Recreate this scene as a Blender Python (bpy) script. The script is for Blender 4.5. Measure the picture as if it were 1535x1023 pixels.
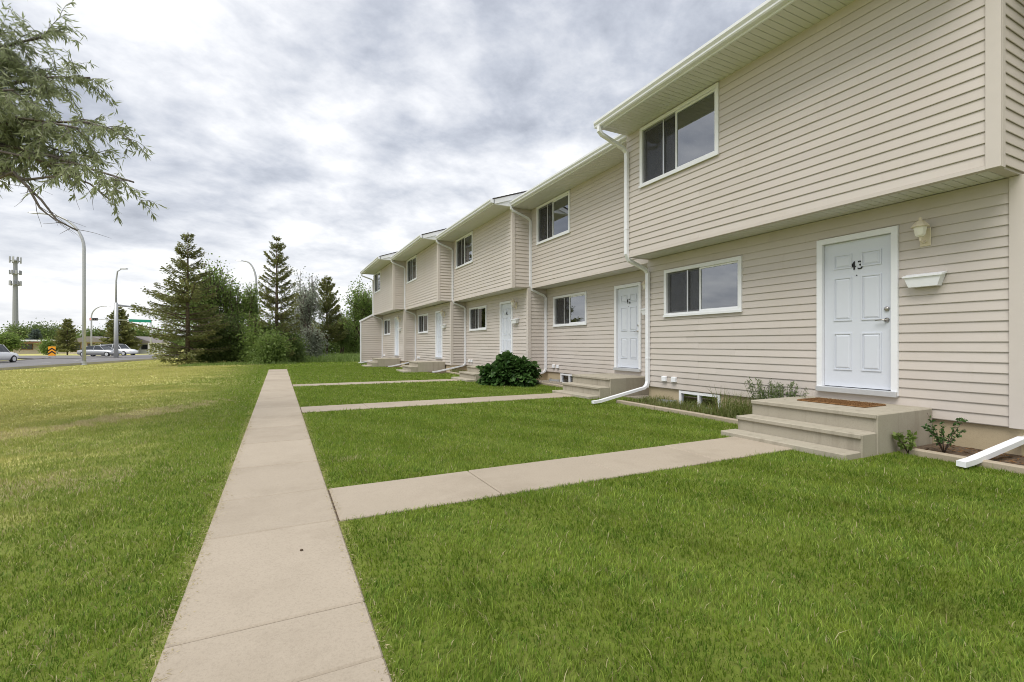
import bpy, math, random
import numpy as np
from math import radians, sin, cos, pi
from mathutils import Vector, Matrix

random.seed(7); rng = np.random.default_rng(7)
scene = bpy.context.scene
for o in list(bpy.data.objects): bpy.data.objects.remove(o)
C = scene.collection

# ------------------------------------------------------------------ camera
YAW = radians(26.4); CAMH = 1.22; F = 705.0
cam = bpy.data.cameras.new('camera'); camo = bpy.data.objects.new('camera', cam); C.objects.link(camo)
camo.location = (0, 0, CAMH); camo.rotation_euler = (radians(90), 0, -YAW)
cam.sensor_width = 36; cam.lens = 36 * F / 1535.0; cam.shift_y = (516 - 511.5) / 1535.0
cam.clip_start = 0.05; cam.clip_end = 3000
scene.camera = camo
scene.cycles.pixel_filter_type = 'BLACKMAN_HARRIS'; scene.cycles.filter_width = 1.0
scene.render.resolution_x = 1024; scene.render.resolution_y = 682

# ------------------------------------------------------------------ sky and sun
SUN_EL, SUN_AZ = radians(61), math.atan2(-0.86, -0.51)     # azimuth as a compass angle (x east, y north)
w = bpy.data.worlds.new('World'); scene.world = w; w.use_nodes = True
nt = w.node_tree; N = nt.nodes; L = nt.links
for n in list(N): N.remove(n)
def nn(t, **k):
    n = N.new(t)
    for a, b in k.items(): setattr(n, a, b)
    return n
def wmath(op, a, b=None, clamp=False):
    n = nn('ShaderNodeMath', operation=op); n.use_clamp = clamp
    for i, v in enumerate((a, b)):
        if v is None: continue
        if isinstance(v, (int, float)): n.inputs[i].default_value = v
        else: L.new(v, n.inputs[i])
    return n.outputs[0]
def wmix(f, a, b, t='MIX'):
    n = nn('ShaderNodeMix', data_type='RGBA', blend_type=t)
    for s, v in ((n.inputs['Factor'], f), (n.inputs[6], a), (n.inputs[7], b)):
        if isinstance(v, (int, float)): s.default_value = v
        elif isinstance(v, tuple): s.default_value = (*v, 1)
        else: L.new(v, s)
    return n.outputs[2]
sky = nn('ShaderNodeTexSky', sky_type='NISHITA'); sky.sun_disc = False
sky.sun_elevation = SUN_EL; sky.sun_rotation = SUN_AZ
tc = nn('ShaderNodeTexCoord'); sep = nn('ShaderNodeSeparateXYZ'); L.new(tc.outputs['Generated'], sep.inputs[0])
zc = wmath('MAXIMUM', sep.outputs[2], 0.0); den = wmath('ADD', zc, 0.24)
cx = wmath('DIVIDE', sep.outputs[0], den); cy = wmath('DIVIDE', sep.outputs[1], den)
comb = nn('ShaderNodeCombineXYZ'); L.new(cx, comb.inputs[0]); L.new(cy, comb.inputs[1])
def cloud(scale, detail, rough, dist, off, stretch=(1, 1, 1)):
    mp = nn('ShaderNodeMapping'); mp.inputs['Location'].default_value = off; mp.inputs['Scale'].default_value = stretch
    mp.inputs['Rotation'].default_value = (0, 0, radians(-35))
    L.new(comb.outputs[0], mp.inputs[0])
    t = nn('ShaderNodeTexNoise'); t.inputs['Scale'].default_value = scale; t.inputs['Detail'].default_value = detail
    t.inputs['Roughness'].default_value = rough; t.inputs['Distortion'].default_value = dist
    L.new(mp.outputs[0], t.inputs['Vector']); return t.outputs['Fac']
n1 = cloud(1.5, 10, 0.58, 0.12, (2.2, 3.9, 0), (1, 1.1, 1)); n2 = cloud(0.55, 4, 0.5, 0.3, (7.3, 2.2, 0)); n3 = cloud(4.6, 8, 0.60, 0.15, (1, 5, 0), (1, 1.15, 1))
s = wmath('ADD', wmath('MULTIPLY', n1, 0.62), wmath('MULTIPLY', n2, 0.50)); s = wmath('ADD', s, wmath('MULTIPLY', n3, 0.30))
s = wmath('SUBTRACT', s, wmath('MULTIPLY', zc, 0.10))
ramp = nn('ShaderNodeValToRGB'); L.new(s, ramp.inputs[0]); cr = ramp.color_ramp
cr.elements[0].position = 0.50; cr.elements[0].color = (1.85, 2.03, 2.45, 1)
cr.elements[1].position = 0.765; cr.elements[1].color = (6.5, 6.5, 6.5, 1)
e = cr.elements.new(0.60); e.color = (3.3, 3.5, 3.95, 1)
e = cr.elements.new(0.69); e.color = (5.0, 5.1, 5.35, 1)
cloudc = wmix(0.06, ramp.outputs[0], sky.outputs[0])
hz = wmath('POWER', wmath('SUBTRACT', 1.0, zc, True), 5.0)
cloudc = wmix(wmath('MULTIPLY', hz, 0.66), cloudc, (5.0, 5.05, 5.15))
bg = nn('ShaderNodeBackground'); bg.inputs['Strength'].default_value = 0.081; L.new(cloudc, bg.inputs['Color'])
wo = nn('ShaderNodeOutputWorld'); L.new(bg.outputs[0], wo.inputs['Surface'])

sun = bpy.data.lights.new('sun', 'SUN'); suno = bpy.data.objects.new('sun', sun); C.objects.link(suno)
sun.energy = 1.5; sun.angle = radians(40); sun.color = (1.0, 0.97, 0.92)
sd = Vector((cos(SUN_EL) * sin(SUN_AZ), cos(SUN_EL) * cos(SUN_AZ), sin(SUN_EL)))
suno.rotation_euler = sd.to_track_quat('Z', 'Y').to_euler(); suno.location = (-20, -20, 40)
scene.view_settings.view_transform = 'Standard'; scene.view_settings.look = 'None'
scene.view_settings.exposure = 1.2; scene.view_settings.gamma = 1.0
try: scene.view_settings.use_curve_mapping = False
except Exception: pass

# ------------------------------------------------------------------ materials
class MT:
    def __init__(s, name, rough=0.6, spec=0.3):
        s.m = bpy.data.materials.new(name); s.m.use_nodes = True; s.t = s.m.node_tree
        s.b = s.t.nodes['Principled BSDF']; s.b.inputs['Roughness'].default_value = rough
        s.b.inputs['Specular IOR Level'].default_value = spec
        s.c = s.t.nodes.new('ShaderNodeTexCoord'); s.g = s.t.nodes.new('ShaderNodeNewGeometry')
    def n(s, t, **k):
        n = s.t.nodes.new(t)
        for a, b in k.items(): setattr(n, a, b)
        return n
    def put(s, sock, v):
        if isinstance(v, (int, float)): sock.default_value = v
        elif isinstance(v, tuple): sock.default_value = (*v, 1) if len(v) == 3 and sock.type == 'RGBA' else v
        else: s.t.links.new(v, sock)
    def noise(s, scale, detail=4, rough=0.55, vec='pos', stretch=(1, 1, 1), dist=0):
        mp = s.n('ShaderNodeMapping'); mp.inputs['Scale'].default_value = stretch
        s.t.links.new(s.g.outputs['Position'] if vec == 'pos' else s.c.outputs['Object'], mp.inputs[0])
        t = s.n('ShaderNodeTexNoise'); t.inputs['Scale'].default_value = scale; t.inputs['Detail'].default_value = detail
        t.inputs['Roughness'].default_value = rough; t.inputs['Distortion'].default_value = dist
        s.t.links.new(mp.outputs[0], t.inputs['Vector']); return t.outputs['Fac']
    def rng(s, v, a, b, c=0.0, d=1.0):
        n = s.n('ShaderNodeMapRange'); s.put(n.inputs[0], v)
        for i, x in enumerate((a, b, c, d)): s.put(n.inputs[i + 1], x)
        return n.outputs[0]
    def math(s, op, a, b=0.0):
        n = s.n('ShaderNodeMath', operation=op); s.put(n.inputs[0], a); s.put(n.inputs[1], b); return n.outputs[0]
    def mix(s, f, a, b, t='MIX'):
        n = s.n('ShaderNodeMix', data_type='RGBA', blend_type=t)
        s.put(n.inputs[0], f); s.put(n.inputs[6], a); s.put(n.inputs[7], b); return n.outputs[2]
    def attr(s, name):
        n = s.n('ShaderNodeAttribute'); n.attribute_name = name; return n.outputs['Fac']
    def rand(s): return s.n('ShaderNodeObjectInfo').outputs['Random']
    def col(s, v): s.put(s.b.inputs['Base Color'], v); return s
    def bump(s, h, strength=0.3, dist=0.01):
        n = s.n('ShaderNodeBump'); n.inputs['Strength'].default_value = strength; n.inputs['Distance'].default_value = dist
        s.t.links.new(h, n.inputs['Height']); s.t.links.new(n.outputs[0], s.b.inputs['Normal']); return s
    def xyz(s):
        n = s.n('ShaderNodeSeparateXYZ'); s.t.links.new(s.g.outputs['Position'], n.inputs[0]); return n.outputs

def m_plain(name, c, rough=0.5, spec=0.3, var=0.06, metal=0.0):
    t = MT(name, rough, spec); f = t.noise(9, 5)
    t.col(t.mix(f, tuple(x * (1 - var) for x in c), tuple(min(1, x * (1 + var)) for x in c)))
    t.b.inputs['Metallic'].default_value = metal; return t.m
def m_siding():
    t = MT('vinyl_siding', 0.5, 0.3); base = (0.565, 0.513, 0.468)
    c = t.mix(t.rand(), tuple(x * 0.955 for x in base), tuple(x * 1.03 for x in base))
    d = t.noise(1.3, 6, 0.65); c = t.mix(t.rng(d, 0.45, 0.8, 0, 0.20), c, (0.44, 0.37, 0.28))
    d2 = t.noise(7, 6, 0.7, stretch=(1, 1, 0.25)); c = t.mix(t.rng(d2, 0.58, 0.8, 0, 0.22), c, (0.40, 0.34, 0.26))
    z = t.xyz()[2]; c = t.mix(t.math('MULTIPLY', t.rng(z, 0.3, 0.75, 0.35, 0), d2), c, (0.33, 0.27, 0.2))
    t.col(c); t.bump(t.noise(30, 4, 0.6, stretch=(1, 0.12, 3)), 0.12, 0.004); return t.m
def m_concrete(name, c1, c2, stain=(0.2, 0.17, 0.13), st=0.5, streak=False):
    t = MT(name, 0.88, 0.2); c = t.mix(t.noise(2.2, 7, 0.6), c1, c2)
    c = t.mix(t.rng(t.noise(95, 4, 0.75), 0.48, 0.72, 0, 0.5), c, tuple(x * 0.62 for x in c1))
    c = t.mix(t.rng(t.noise(0.9, 6, 0.7), 0.5, 0.8, 0, st), c, stain)
    c = t.mix(t.rng(t.rand(), 0, 1, 0, 0.30), c, tuple(x * 0.7 for x in c1))
    if streak: c = t.mix(t.rng(t.noise(9, 5, 0.6, stretch=(1, 1, 0.08)), 0.52, 0.75, 0, 0.45), c, (0.19, 0.165, 0.125))
    t.col(c); t.bump(t.noise(160, 4, 0.7), 0.35, 0.004); return t.m
def m_leaf(name, a, b, c, trans=0.35, rough=0.5):
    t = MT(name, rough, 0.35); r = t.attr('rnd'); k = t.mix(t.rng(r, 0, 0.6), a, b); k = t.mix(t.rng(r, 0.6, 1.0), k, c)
    t.col(k); tr = t.n('ShaderNodeBsdfTranslucent'); t.t.links.new(k, tr.inputs[0])
    mx = t.n('ShaderNodeMixShader'); mx.inputs[0].default_value = trans
    t.t.links.new(t.b.outputs[0], mx.inputs[1]); t.t.links.new(tr.outputs[0], mx.inputs[2])
    t.t.links.new(mx.outputs[0], t.t.nodes['Material Output'].inputs[0]); return t.m
SX0, SX1 = -0.41, 0.365      # edges of the long path
def dryness(t):
    """0 lush .. 1 straw, by where the lawn grows"""
    x, y, z = t.xyz()
    left = t.rng(x, -0.6, -4.2, 0, 1)
    far = t.rng(y, 2, 11, 0, 1)
    big = t.noise(0.42, 5, 0.6); fine = t.noise(2.3, 5, 0.65, stretch=(1, 0.45, 1))
    v = t.math('MULTIPLY', left, t.math('ADD', 0.36, t.math('MULTIPLY', far, 0.74)))
    v = t.math('MULTIPLY', v, t.rng(big, 0.3, 0.62, 0.45, 1.15))
    sp = t.math('MULTIPLY', t.rng(fine, 0.56, 0.72, 0, 0.75), t.math('ADD', 0.22, t.math('MULTIPLY', left, 0.78)))
    ed = t.math('MINIMUM', t.math('ABSOLUTE', t.math('SUBTRACT', x, SX0)), t.math('ABSOLUTE', t.math('SUBTRACT', x, SX1)))
    ed = t.math('MULTIPLY', t.rng(ed, 0.10, 0.0, 0, 0.32), t.rng(t.noise(1.7, 4, 0.6), 0.42, 0.65, 0, 1))
    streak = t.math('MULTIPLY', t.rng(t.noise(1.0, 6, 0.65, stretch=(0.45, 0.9, 1), dist=0.6), 0.52, 0.63, 0, 0.75), t.rng(x, -1.1, -2.4, 0, 1))
    v = t.math('ADD', t.math('ADD', v, ed), streak)
    return t.math('MINIMUM', t.math('ADD', v, t.math('MULTIPLY', sp, 0.55)), 1.0)
WORN = ((-2.1, 10.3, 1.05, 1.9, 0.42, 1.0), (-3.3, 8.6, 0.9, 1.0, 0.45, 0.8), (-2.0, 5.3, 0.4, 0.9, 0.5, 0.5), (-3.4, 6.3, 1.2, 1.1, 0.55, 0.65), (0.62, 5.2, 0.0, 0.5, 0.12, 0.4), (-3.5, 31.0, 0.1, 3.6, 0.5, 0.6))
def worn_amount(x, y):
    """share of dead straw blades in the worn places of the lawn"""
    out = np.full(len(x), 0.028); nz = np.sin(x * 7.3 + 2 * np.sin(y * 4.1)) * np.sin(y * 6.1 + 2 * np.sin(x * 5.3)) + 0.5 * np.sin(x * 17 + y * 9)
    for cx_, cy_, a_, hl, hw, amt in WORN:
        u = ((x - cx_) * cos(a_) + (y - cy_) * sin(a_)) / hl; v = ((y - cy_) * cos(a_) - (x - cx_) * sin(a_)) / hw
        out = np.maximum(out, amt * np.clip(1.35 - (u * u + v * v) + 0.7 * nz, 0, 1))
    return np.maximum(out, np.where(x < SX0, 0.10 * np.clip(nz, 0, 1) + 0.05, 0.05 * np.clip(nz, 0, 1)))
def m_grass():
    t = MT('grass_blades', 0.55, 0.25); r = t.attr('rnd'); big = t.noise(0.8, 4, 0.6)
    sp_ = t.noise(5.5, 5, 0.7); k = t.mix(t.rng(r, 0, 0.7), t.mix(t.rng(sp_, 0.35, 0.65), (0.060, 0.125, 0.014), (0.120, 0.185, 0.018)), t.mix(t.rng(sp_, 0.35, 0.65), (0.155, 0.275, 0.034), (0.275, 0.36, 0.042))); k = t.mix(t.rng(r, 0.75, 1), k, (0.36, 0.46, 0.085))
    k = t.mix(t.rng(big, 0.4, 0.75, 0, 0.35), k, (0.21, 0.26, 0.036))
    dr = dryness(t); k = t.mix(t.math('MULTIPLY', dr, t.rng(r, 0, 1, 0.55, 1.0)), k, (0.49, 0.46, 0.165))
    st_ = t.rng(t.noise(3.1, 5, 0.7), 0.58, 0.74, 0, 0.6); k = t.mix(st_, k, (0.19, 0.165, 0.055))
    k = t.mix(t.rng(t.attr('straw'), 0.5, 0.6, 0, 1), k, t.mix(r, (0.36, 0.30, 0.15), (0.62, 0.55, 0.33)))
    t.col(k); tr = t.n('ShaderNodeBsdfTranslucent'); t.t.links.new(k, tr.inputs[0])
    mx = t.n('ShaderNodeMixShader'); mx.inputs[0].default_value = 0.45
    t.t.links.new(t.b.outputs[0], mx.inputs[1]); t.t.links.new(tr.outputs[0], mx.inputs[2])
    t.t.links.new(mx.outputs[0], t.t.nodes['Material Output'].inputs[0]); return t.m
def m_ground():
    t = MT('lawn_ground', 0.95, 0.1); n = t.noise(1.1, 6, 0.65); f = t.noise(26, 4, 0.7)
    k = t.mix(n, (0.10, 0.14, 0.022), (0.155, 0.20, 0.032)); k = t.mix(t.rng(f, 0.4, 0.75, 0, 0.6), k, (0.09, 0.075, 0.03))
    k = t.mix(dryness(t), k, (0.49, 0.46, 0.17)); t.col(k); t.bump(f, 0.5, 0.02); return t.m
def m_glass():
    m = bpy.data.materials.new('window_glass'); m.use_nodes = True; t = m.node_tree
    for n in list(t.nodes):
        if n.type == 'BSDF_PRINCIPLED': t.nodes.remove(n)
    fr = t.nodes.new('ShaderNodeFresnel'); fr.inputs[0].default_value = 3.3
    g = t.nodes.new('ShaderNodeBsdfGlossy'); g.inputs['Roughness'].default_value = 0.01; g.inputs['Color'].default_value = (0.93, 0.96, 1, 1)
    tr = t.nodes.new('ShaderNodeBsdfTransparent'); tr.inputs[0].default_value = (0.80, 0.86, 0.84, 1)
    mx = t.nodes.new('ShaderNodeMixShader'); t.links.new(fr.outputs[0], mx.inputs[0]); t.links.new(tr.outputs[0], mx.inputs[1]); t.links.new(g.outputs[0], mx.inputs[2])
    t.links.new(mx.outputs[0], t.nodes['Material Output'].inputs[0]); return m
def m_screen():
    m = bpy.data.materials.new('insect_screen'); m.use_nodes = True; t = m.node_tree; b = t.nodes['Principled BSDF']
    b.inputs['Base Color'].default_value = (0.05, 0.05, 0.05, 1); b.inputs['Roughness'].default_value = 0.7
    tr = t.nodes.new('ShaderNodeBsdfTransparent'); mx = t.nodes.new('ShaderNodeMixShader'); mx.inputs[0].default_value = 0.4
    t.links.new(tr.outputs[0], mx.inputs[1]); t.links.new(b.outputs[0], mx.inputs[2]); t.links.new(mx.outputs[0], t.nodes['Material Output'].inputs[0]); return m
def m_emit(name, c, s):
    m = bpy.data.materials.new(name); m.use_nodes = True; b = m.node_tree.nodes['Principled BSDF']
    b.inputs['Base Color'].default_value = (*c, 1); b.inputs['Emission Color'].default_value = (*c, 1); b.inputs['Emission Strength'].default_value = s; return m
def m_soil(name, a, b, sc):
    t = MT(name, 0.95, 0.1); f = t.noise(sc, 6, 0.7); t.col(t.mix(t.rng(f, 0.35, 0.7), a, b)); t.bump(f, 0.8, 0.02); return t.m
def m_shingle():
    t = MT('asphalt_shingle', 0.9, 0.15); t.col(t.mix(t.noise(14, 5, 0.7), (0.05, 0.05, 0.055), (0.15, 0.145, 0.14))); t.bump(t.noise(140, 3), 0.4, 0.004); return t.m
def m_asphalt():
    t = MT('asphalt', 0.9, 0.2); c = t.mix(t.noise(0.25, 5, 0.6, stretch=(1, 0.2, 1)), (0.155, 0.15, 0.15), (0.225, 0.215, 0.21))
    t.col(t.mix(t.rng(t.noise(40, 3), 0.45, 0.7, 0, 0.4), c, (0.10, 0.10, 0.10))); return t.m

M = dict(siding=m_siding(), trim=m_plain('white_vinyl', (0.79, 0.80, 0.82), 0.42, 0.35, 0.04), corner=m_plain('beige_trim', (0.575, 0.523, 0.478), 0.45, 0.3, 0.04),
    door=m_plain('door_paint', (0.64, 0.67, 0.73), 0.38, 0.4, 0.02), soffit=m_plain('soffit_metal', (0.69, 0.68, 0.675), 0.5, 0.3, 0.04),
    gutter=m_plain('gutter_metal', (0.79, 0.80, 0.83), 0.35, 0.45, 0.06), foundation=m_concrete('foundation_parging', (0.47, 0.385, 0.25), (0.53, 0.44, 0.30), (0.32, 0.255, 0.17), 0.5),
    concrete=m_concrete('path_concrete', (0.37, 0.315, 0.245), (0.45, 0.387, 0.308), (0.26, 0.215, 0.16), 0.75), steps=m_concrete('precast_concrete', (0.37, 0.335, 0.262), (0.44, 0.40, 0.325), (0.24, 0.205, 0.15), 0.6, True),
    edging=m_concrete('edging_concrete', (0.36, 0.30, 0.22), (0.45, 0.39, 0.30)), glass=m_glass(), screen=m_screen(), shingle=m_shingle(),
    room=m_plain('room_paint', (0.42, 0.39, 0.35), 0.9, 0.1), blind=m_plain('roller_blind', (0.78, 0.77, 0.72), 0.8, 0.1), curtain=m_plain('curtain_cloth', (0.66, 0.68, 0.67), 0.9, 0.1),
    black=m_plain('black_metal', (0.02, 0.02, 0.022), 0.4), nickel=m_plain('satin_nickel', (0.42, 0.40, 0.37), 0.32, 0.5, 0.05, 0.9), alu=m_plain('aluminium', (0.6, 0.61, 0.63), 0.4, 0.5, 0.05, 0.5),
    cream=m_plain('cream_lantern', (0.70, 0.62, 0.47), 0.4), opal=m_plain('opal_glass', (0.80, 0.77, 0.68), 0.15, 0.5, 0.02), mat=m_soil('coir_mat', (0.15, 0.075, 0.028), (0.33, 0.19, 0.09), 60),
    soil=m_soil('garden_soil', (0.07, 0.05, 0.035), (0.16, 0.12, 0.085), 25), gravel=m_soil('gravel_fill', (0.22, 0.19, 0.155), (0.42, 0.38, 0.32), 45),
    ground=m_ground(), grass=m_grass(), asphalt=m_asphalt(), kerb=m_concrete('kerb_concrete', (0.42, 0.39, 0.34), (0.5, 0.47, 0.41)),
    bark=m_soil('bark', (0.07, 0.052, 0.038), (0.17, 0.135, 0.105), 12), greybark=m_soil('grey_bark', (0.10, 0.085, 0.075), (0.22, 0.19, 0.17), 18),
    spruce=m_leaf('spruce_needles', (0.105, 0.130, 0.042), (0.19, 0.205, 0.068), (0.30, 0.30, 0.11), 0.45), blue=m_leaf('blue_needles', (0.07, 0.105, 0.09), (0.12, 0.16, 0.14), (0.17, 0.21, 0.18), 0.3),
    maple=m_leaf('broad_leaves', (0.13, 0.205, 0.045), (0.21, 0.295, 0.075), (0.31, 0.39, 0.14), 0.58), dark=m_leaf('dark_leaves', (0.09, 0.145, 0.036), (0.15, 0.21, 0.06), (0.22, 0.28, 0.095), 0.55),
    silver=m_leaf('silver_leaves', (0.20, 0.23, 0.165), (0.29, 0.32, 0.24), (0.40, 0.42, 0.33), 0.45), willow=m_leaf('willow_leaves', (0.21, 0.245, 0.115), (0.32, 0.36, 0.20), (0.50, 0.53, 0.37), 0.55),
    bush=m_leaf('bush_leaves', (0.030, 0.075, 0.016), (0.058, 0.125, 0.030), (0.11, 0.19, 0.06), 0.4, 0.35), weed=m_leaf('weed_leaves', (0.11, 0.155, 0.03), (0.18, 0.225, 0.055), (0.33, 0.29, 0.14), 0.45),
    herb=m_leaf('herb_leaves', (0.10, 0.15, 0.045), (0.15, 0.20, 0.08), (0.30, 0.26, 0.27), 0.4), galv=m_plain('galvanised_steel', (0.42, 0.43, 0.44), 0.45, 0.5, 0.08, 0.3),
    tower=m_plain('tower_steel', (0.27, 0.28, 0.30), 0.5), whitecar=m_plain('white_car_paint', (0.80, 0.81, 0.82), 0.2, 0.5, 0.01), silvercar=m_plain('silver_car_paint', (0.36, 0.37, 0.39), 0.25, 0.5, 0.02, 0.3), greycar=m_plain('dark_car_paint', (0.09, 0.09, 0.10), 0.25, 0.5, 0.02),
    tyre=m_plain('tyre_rubber', (0.02, 0.02, 0.02), 0.8), carglass=m_plain('car_glass', (0.03, 0.035, 0.04), 0.08, 0.6), red=m_emit('red_signal_lens', (0.9, 0.08, 0.03), 1.2), tail=m_plain('tail_lamp', (0.35, 0.02, 0.02), 0.2),
    orange=m_plain('orange_sheeting', (0.85, 0.36, 0.02), 0.4), green=m_plain('green_sheeting', (0.02, 0.28, 0.19), 0.4), brick=m_plain('tan_stucco', (0.52, 0.46, 0.38), 0.8), brown=m_plain('brown_cladding', (0.24, 0.13, 0.07), 0.7),
    white=m_plain('white_paint', (0.80, 0.81, 0.83), 0.5), paint=m_plain('road_paint', (0.62, 0.62, 0.58), 0.7), roofg=m_plain('grey_roofing', (0.22, 0.20, 0.19), 0.9))

# ------------------------------------------------------------------ helpers
def link(o, parent=None):
    C.objects.link(o)
    if parent is not None: o.parent = parent
    return o
def tag(o, label=None, cat=None, group=None, kind=None):
    if label: o['label'] = label
    if cat: o['category'] = cat
    if group: o['group'] = group
    if kind: o['kind'] = kind
    return o
def empty(name, loc, rz=0, parent=None):
    o = bpy.data.objects.new(name, None); o.location = loc; o.rotation_euler = (0, 0, rz); o.empty_display_size = 0.3
    return link(o, parent)
class MB:
    """collects solid shapes; build() links them as one mesh object"""
    def __init__(s): s.v = []; s.f = []
    def add(s, vs, fs):
        k = len(s.v); s.v += [tuple(p) for p in vs]; s.f += [tuple(i + k for i in f) for f in fs]; return s
    def box(s, x0, x1, y0, y1, z0, z1, b=0.0):
        if b <= 0:
            vs = [(x, y, z) for z in (z0, z1) for y in (y0, y1) for x in (x0, x1)]
            return s.add(vs, [(0, 2, 3, 1), (4, 5, 7, 6), (0, 1, 5, 4), (2, 6, 7, 3), (0, 4, 6, 2), (1, 3, 7, 5)])
        # chamfered all round
        vs = []; fs = []; idx = {}
        X = (x0, x1); Y = (y0, y1); Z = (z0, z1); sg = (1, -1)
        for i in (0, 1):
            for j in (0, 1):
                for k in (0, 1):
                    for a in range(3):
                        d = [sg[i] * b, sg[j] * b, sg[k] * b]; d[a] = 0
                        idx[i, j, k, a] = len(vs); vs.append((X[i] + d[0], Y[j] + d[1], Z[k] + d[2]))
        for a in range(3):
            o1, o2 = [q for q in range(3) if q != a]
            for t in (0, 1):
                q = []
                for u, v_ in ((0, 0), (1, 0), (1, 1), (0, 1)):
                    key = [0, 0, 0]; key[a] = t; key[o1] = u; key[o2] = v_; q.append(idx[(*key, a)])
                flip = (t == 0) ^ (a == 1); fs.append(tuple(q[::-1]) if flip else tuple(q))
        for a in range(3):        # edges along axis a
            o1, o2 = [q for q in range(3) if q != a]
            for u in (0, 1):
                for v_ in (0, 1):
                    def K(t, ax):
                        key = [0, 0, 0]; key[a] = t; key[o1] = u; key[o2] = v_; return idx[(*key, ax)]
                    fs.append((K(0, o1), K(1, o1), K(1, o2), K(0, o2)))
        for i in (0, 1):
            for j in (0, 1):
                for k in (0, 1): fs.append(tuple(idx[i, j, k, a] for a in range(3)))
        return s.add(vs, fs)
    def prism(s, poly, y0, y1, axis='y'):
        n = len(poly); vs = []
        for y in (y0, y1):
            for (a, b) in poly: vs.append((a, y, b) if axis == 'y' else (y, a, b) if axis == 'x' else (a, b, y))
        fs = [tuple(range(n)), tuple(range(2 * n - 1, n - 1, -1))] + [(i, i + n, (i + 1) % n + n, (i + 1) % n) for i in range(n)]
        return s.add(vs, fs)
    def tube(s, pts, r, n=8, cap=True, rect=None):
        pts = [Vector(p) for p in pts]; k = len(s.v); m = len(pts); R = r if isinstance(r, (list, tuple)) else [r] * m
        prev = None
        for i, p in enumerate(pts):
            d = (pts[min(i + 1, m - 1)] - pts[max(i - 1, 0)]); d = d.normalized() if d.length > 1e-9 else Vector((0, 0, 1))
            if prev is None: u = d.cross(Vector((0, 1, 0)) if abs(d.y) < 0.9 else Vector((1, 0, 0))).normalized()
            else: u = (prev - d * prev.dot(d)).normalized()
            prev = u; v = d.cross(u)
            for j in range(n):
                if rect:
                    a, b = ((1, 1), (-1, 1), (-1, -1), (1, -1))[j]; s.v.append(tuple(p + u * (a * rect[0]) + v * (b * rect[1])))
                else:
                    t = 2 * pi * j / n; s.v.append(tuple(p + (u * cos(t) + v * sin(t)) * R[i]))
        for i in range(m - 1):
            for j in range(n):
                a = k + i * n + j; b = k + i * n + (j + 1) % n; s.f.append((a, b, b + n, a + n))
        if cap: s.f.append(tuple(k + j for j in range(n))[::-1]); s.f.append(tuple(k + (m - 1) * n + j for j in range(n)))
        return s
    def lathe(s, prof, c=(0, 0, 0), n=16, axis='z'):
        k = len(s.v); m = len(prof)
        for (r, h) in prof:
            for j in range(n):
                t = 2 * pi * j / n; a, b = r * cos(t), r * sin(t)
                p = (a, b, h) if axis == 'z' else (h, a, b) if axis == 'x' else (a, h, b)
                s.v.append((c[0] + p[0], c[1] + p[1], c[2] + p[2]))
        for i in range(m - 1):
            for j in range(n):
                a = k + i * n + j; b = k + i * n + (j + 1) % n; s.f.append((a, b, b + n, a + n))
        s.f.append(tuple(k + j for j in range(n))[::-1]); s.f.append(tuple(k + (m - 1) * n + j for j in range(n))); return s
    def mesh(s, name, mat, smooth=False):
        me = bpy.data.meshes.new(name); me.from_pydata(s.v, [], s.f)
        import bmesh
        bm = bmesh.new(); bm.from_mesh(me); bmesh.ops.recalc_face_normals(bm, faces=bm.faces); bm.to_mesh(me); bm.free()
        me.materials.append(mat)
        if smooth:
            for p in me.polygons: p.use_smooth = True
        return me
    def build(s, name, mat, parent=None, loc=(0, 0, 0), smooth=False, rz=0):
        o = bpy.data.objects.new(name, s.mesh(name, mat, smooth)); o.location = loc; o.rotation_euler = (0, 0, rz); return link(o, parent)
def np_obj(name, V, T, mat, parent=None, rnd=None, extra=None):
    """fast triangle mesh from numpy arrays; rnd is a per-vertex random value"""
    me = bpy.data.meshes.new(name); V = np.asarray(V, np.float32); T = np.asarray(T, np.int32)
    me.vertices.add(len(V)); me.vertices.foreach_set('co', V.ravel()); me.loops.add(T.size); me.loops.foreach_set('vertex_index', T.ravel())
    me.polygons.add(len(T)); me.polygons.foreach_set('loop_start', np.arange(0, T.size, 3, dtype=np.int32)); me.update(calc_edges=True)
    for nm, a in (('rnd', rnd), ('straw', extra)):
        if a is not None:
            at = me.attributes.new(nm, 'FLOAT', 'POINT'); at.data.foreach_set('value', np.asarray(a, np.float32))
    me.materials.append(mat); o = bpy.data.objects.new(name, me); return link(o, parent)
def unit(a): return a / np.maximum(np.linalg.norm(a, axis=-1, keepdims=True), 1e-9)
def leaves(P, D, length, width, droop=0.0, bend=0.25):
    """diamond leaves (two triangles each, folded at the rib) at points P along D"""
    n = len(P); D = unit(D + np.array([0, 0, -droop])); R = unit(rng.normal(size=(n, 3))); S = unit(np.cross(D, R)); U = np.cross(S, D)
    Ln = np.asarray(length).reshape(-1, 1) * np.ones((n, 1)); Wd = np.asarray(width).reshape(-1, 1) * np.ones((n, 1))
    a = P; t = P + D * Ln; m = P + D * Ln * 0.45 + U * Wd * bend
    V = np.stack([a, m + S * Wd * 0.5, t, m - S * Wd * 0.5], 1).reshape(-1, 3); b = np.arange(n)[:, None] * 4
    T = np.concatenate([b + np.array([[0, 1, 2]]), b + np.array([[0, 2, 3]])]); return V, T
def foliage(name, P, D, length, width, mat, parent, droop=0.0, lightbias=None):
    V, T = leaves(np.asarray(P, float), np.asarray(D, float), length, width, droop)
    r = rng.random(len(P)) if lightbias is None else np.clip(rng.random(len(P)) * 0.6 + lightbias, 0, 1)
    return np_obj(name, V, T, mat, parent, np.repeat(r, 4))
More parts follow.
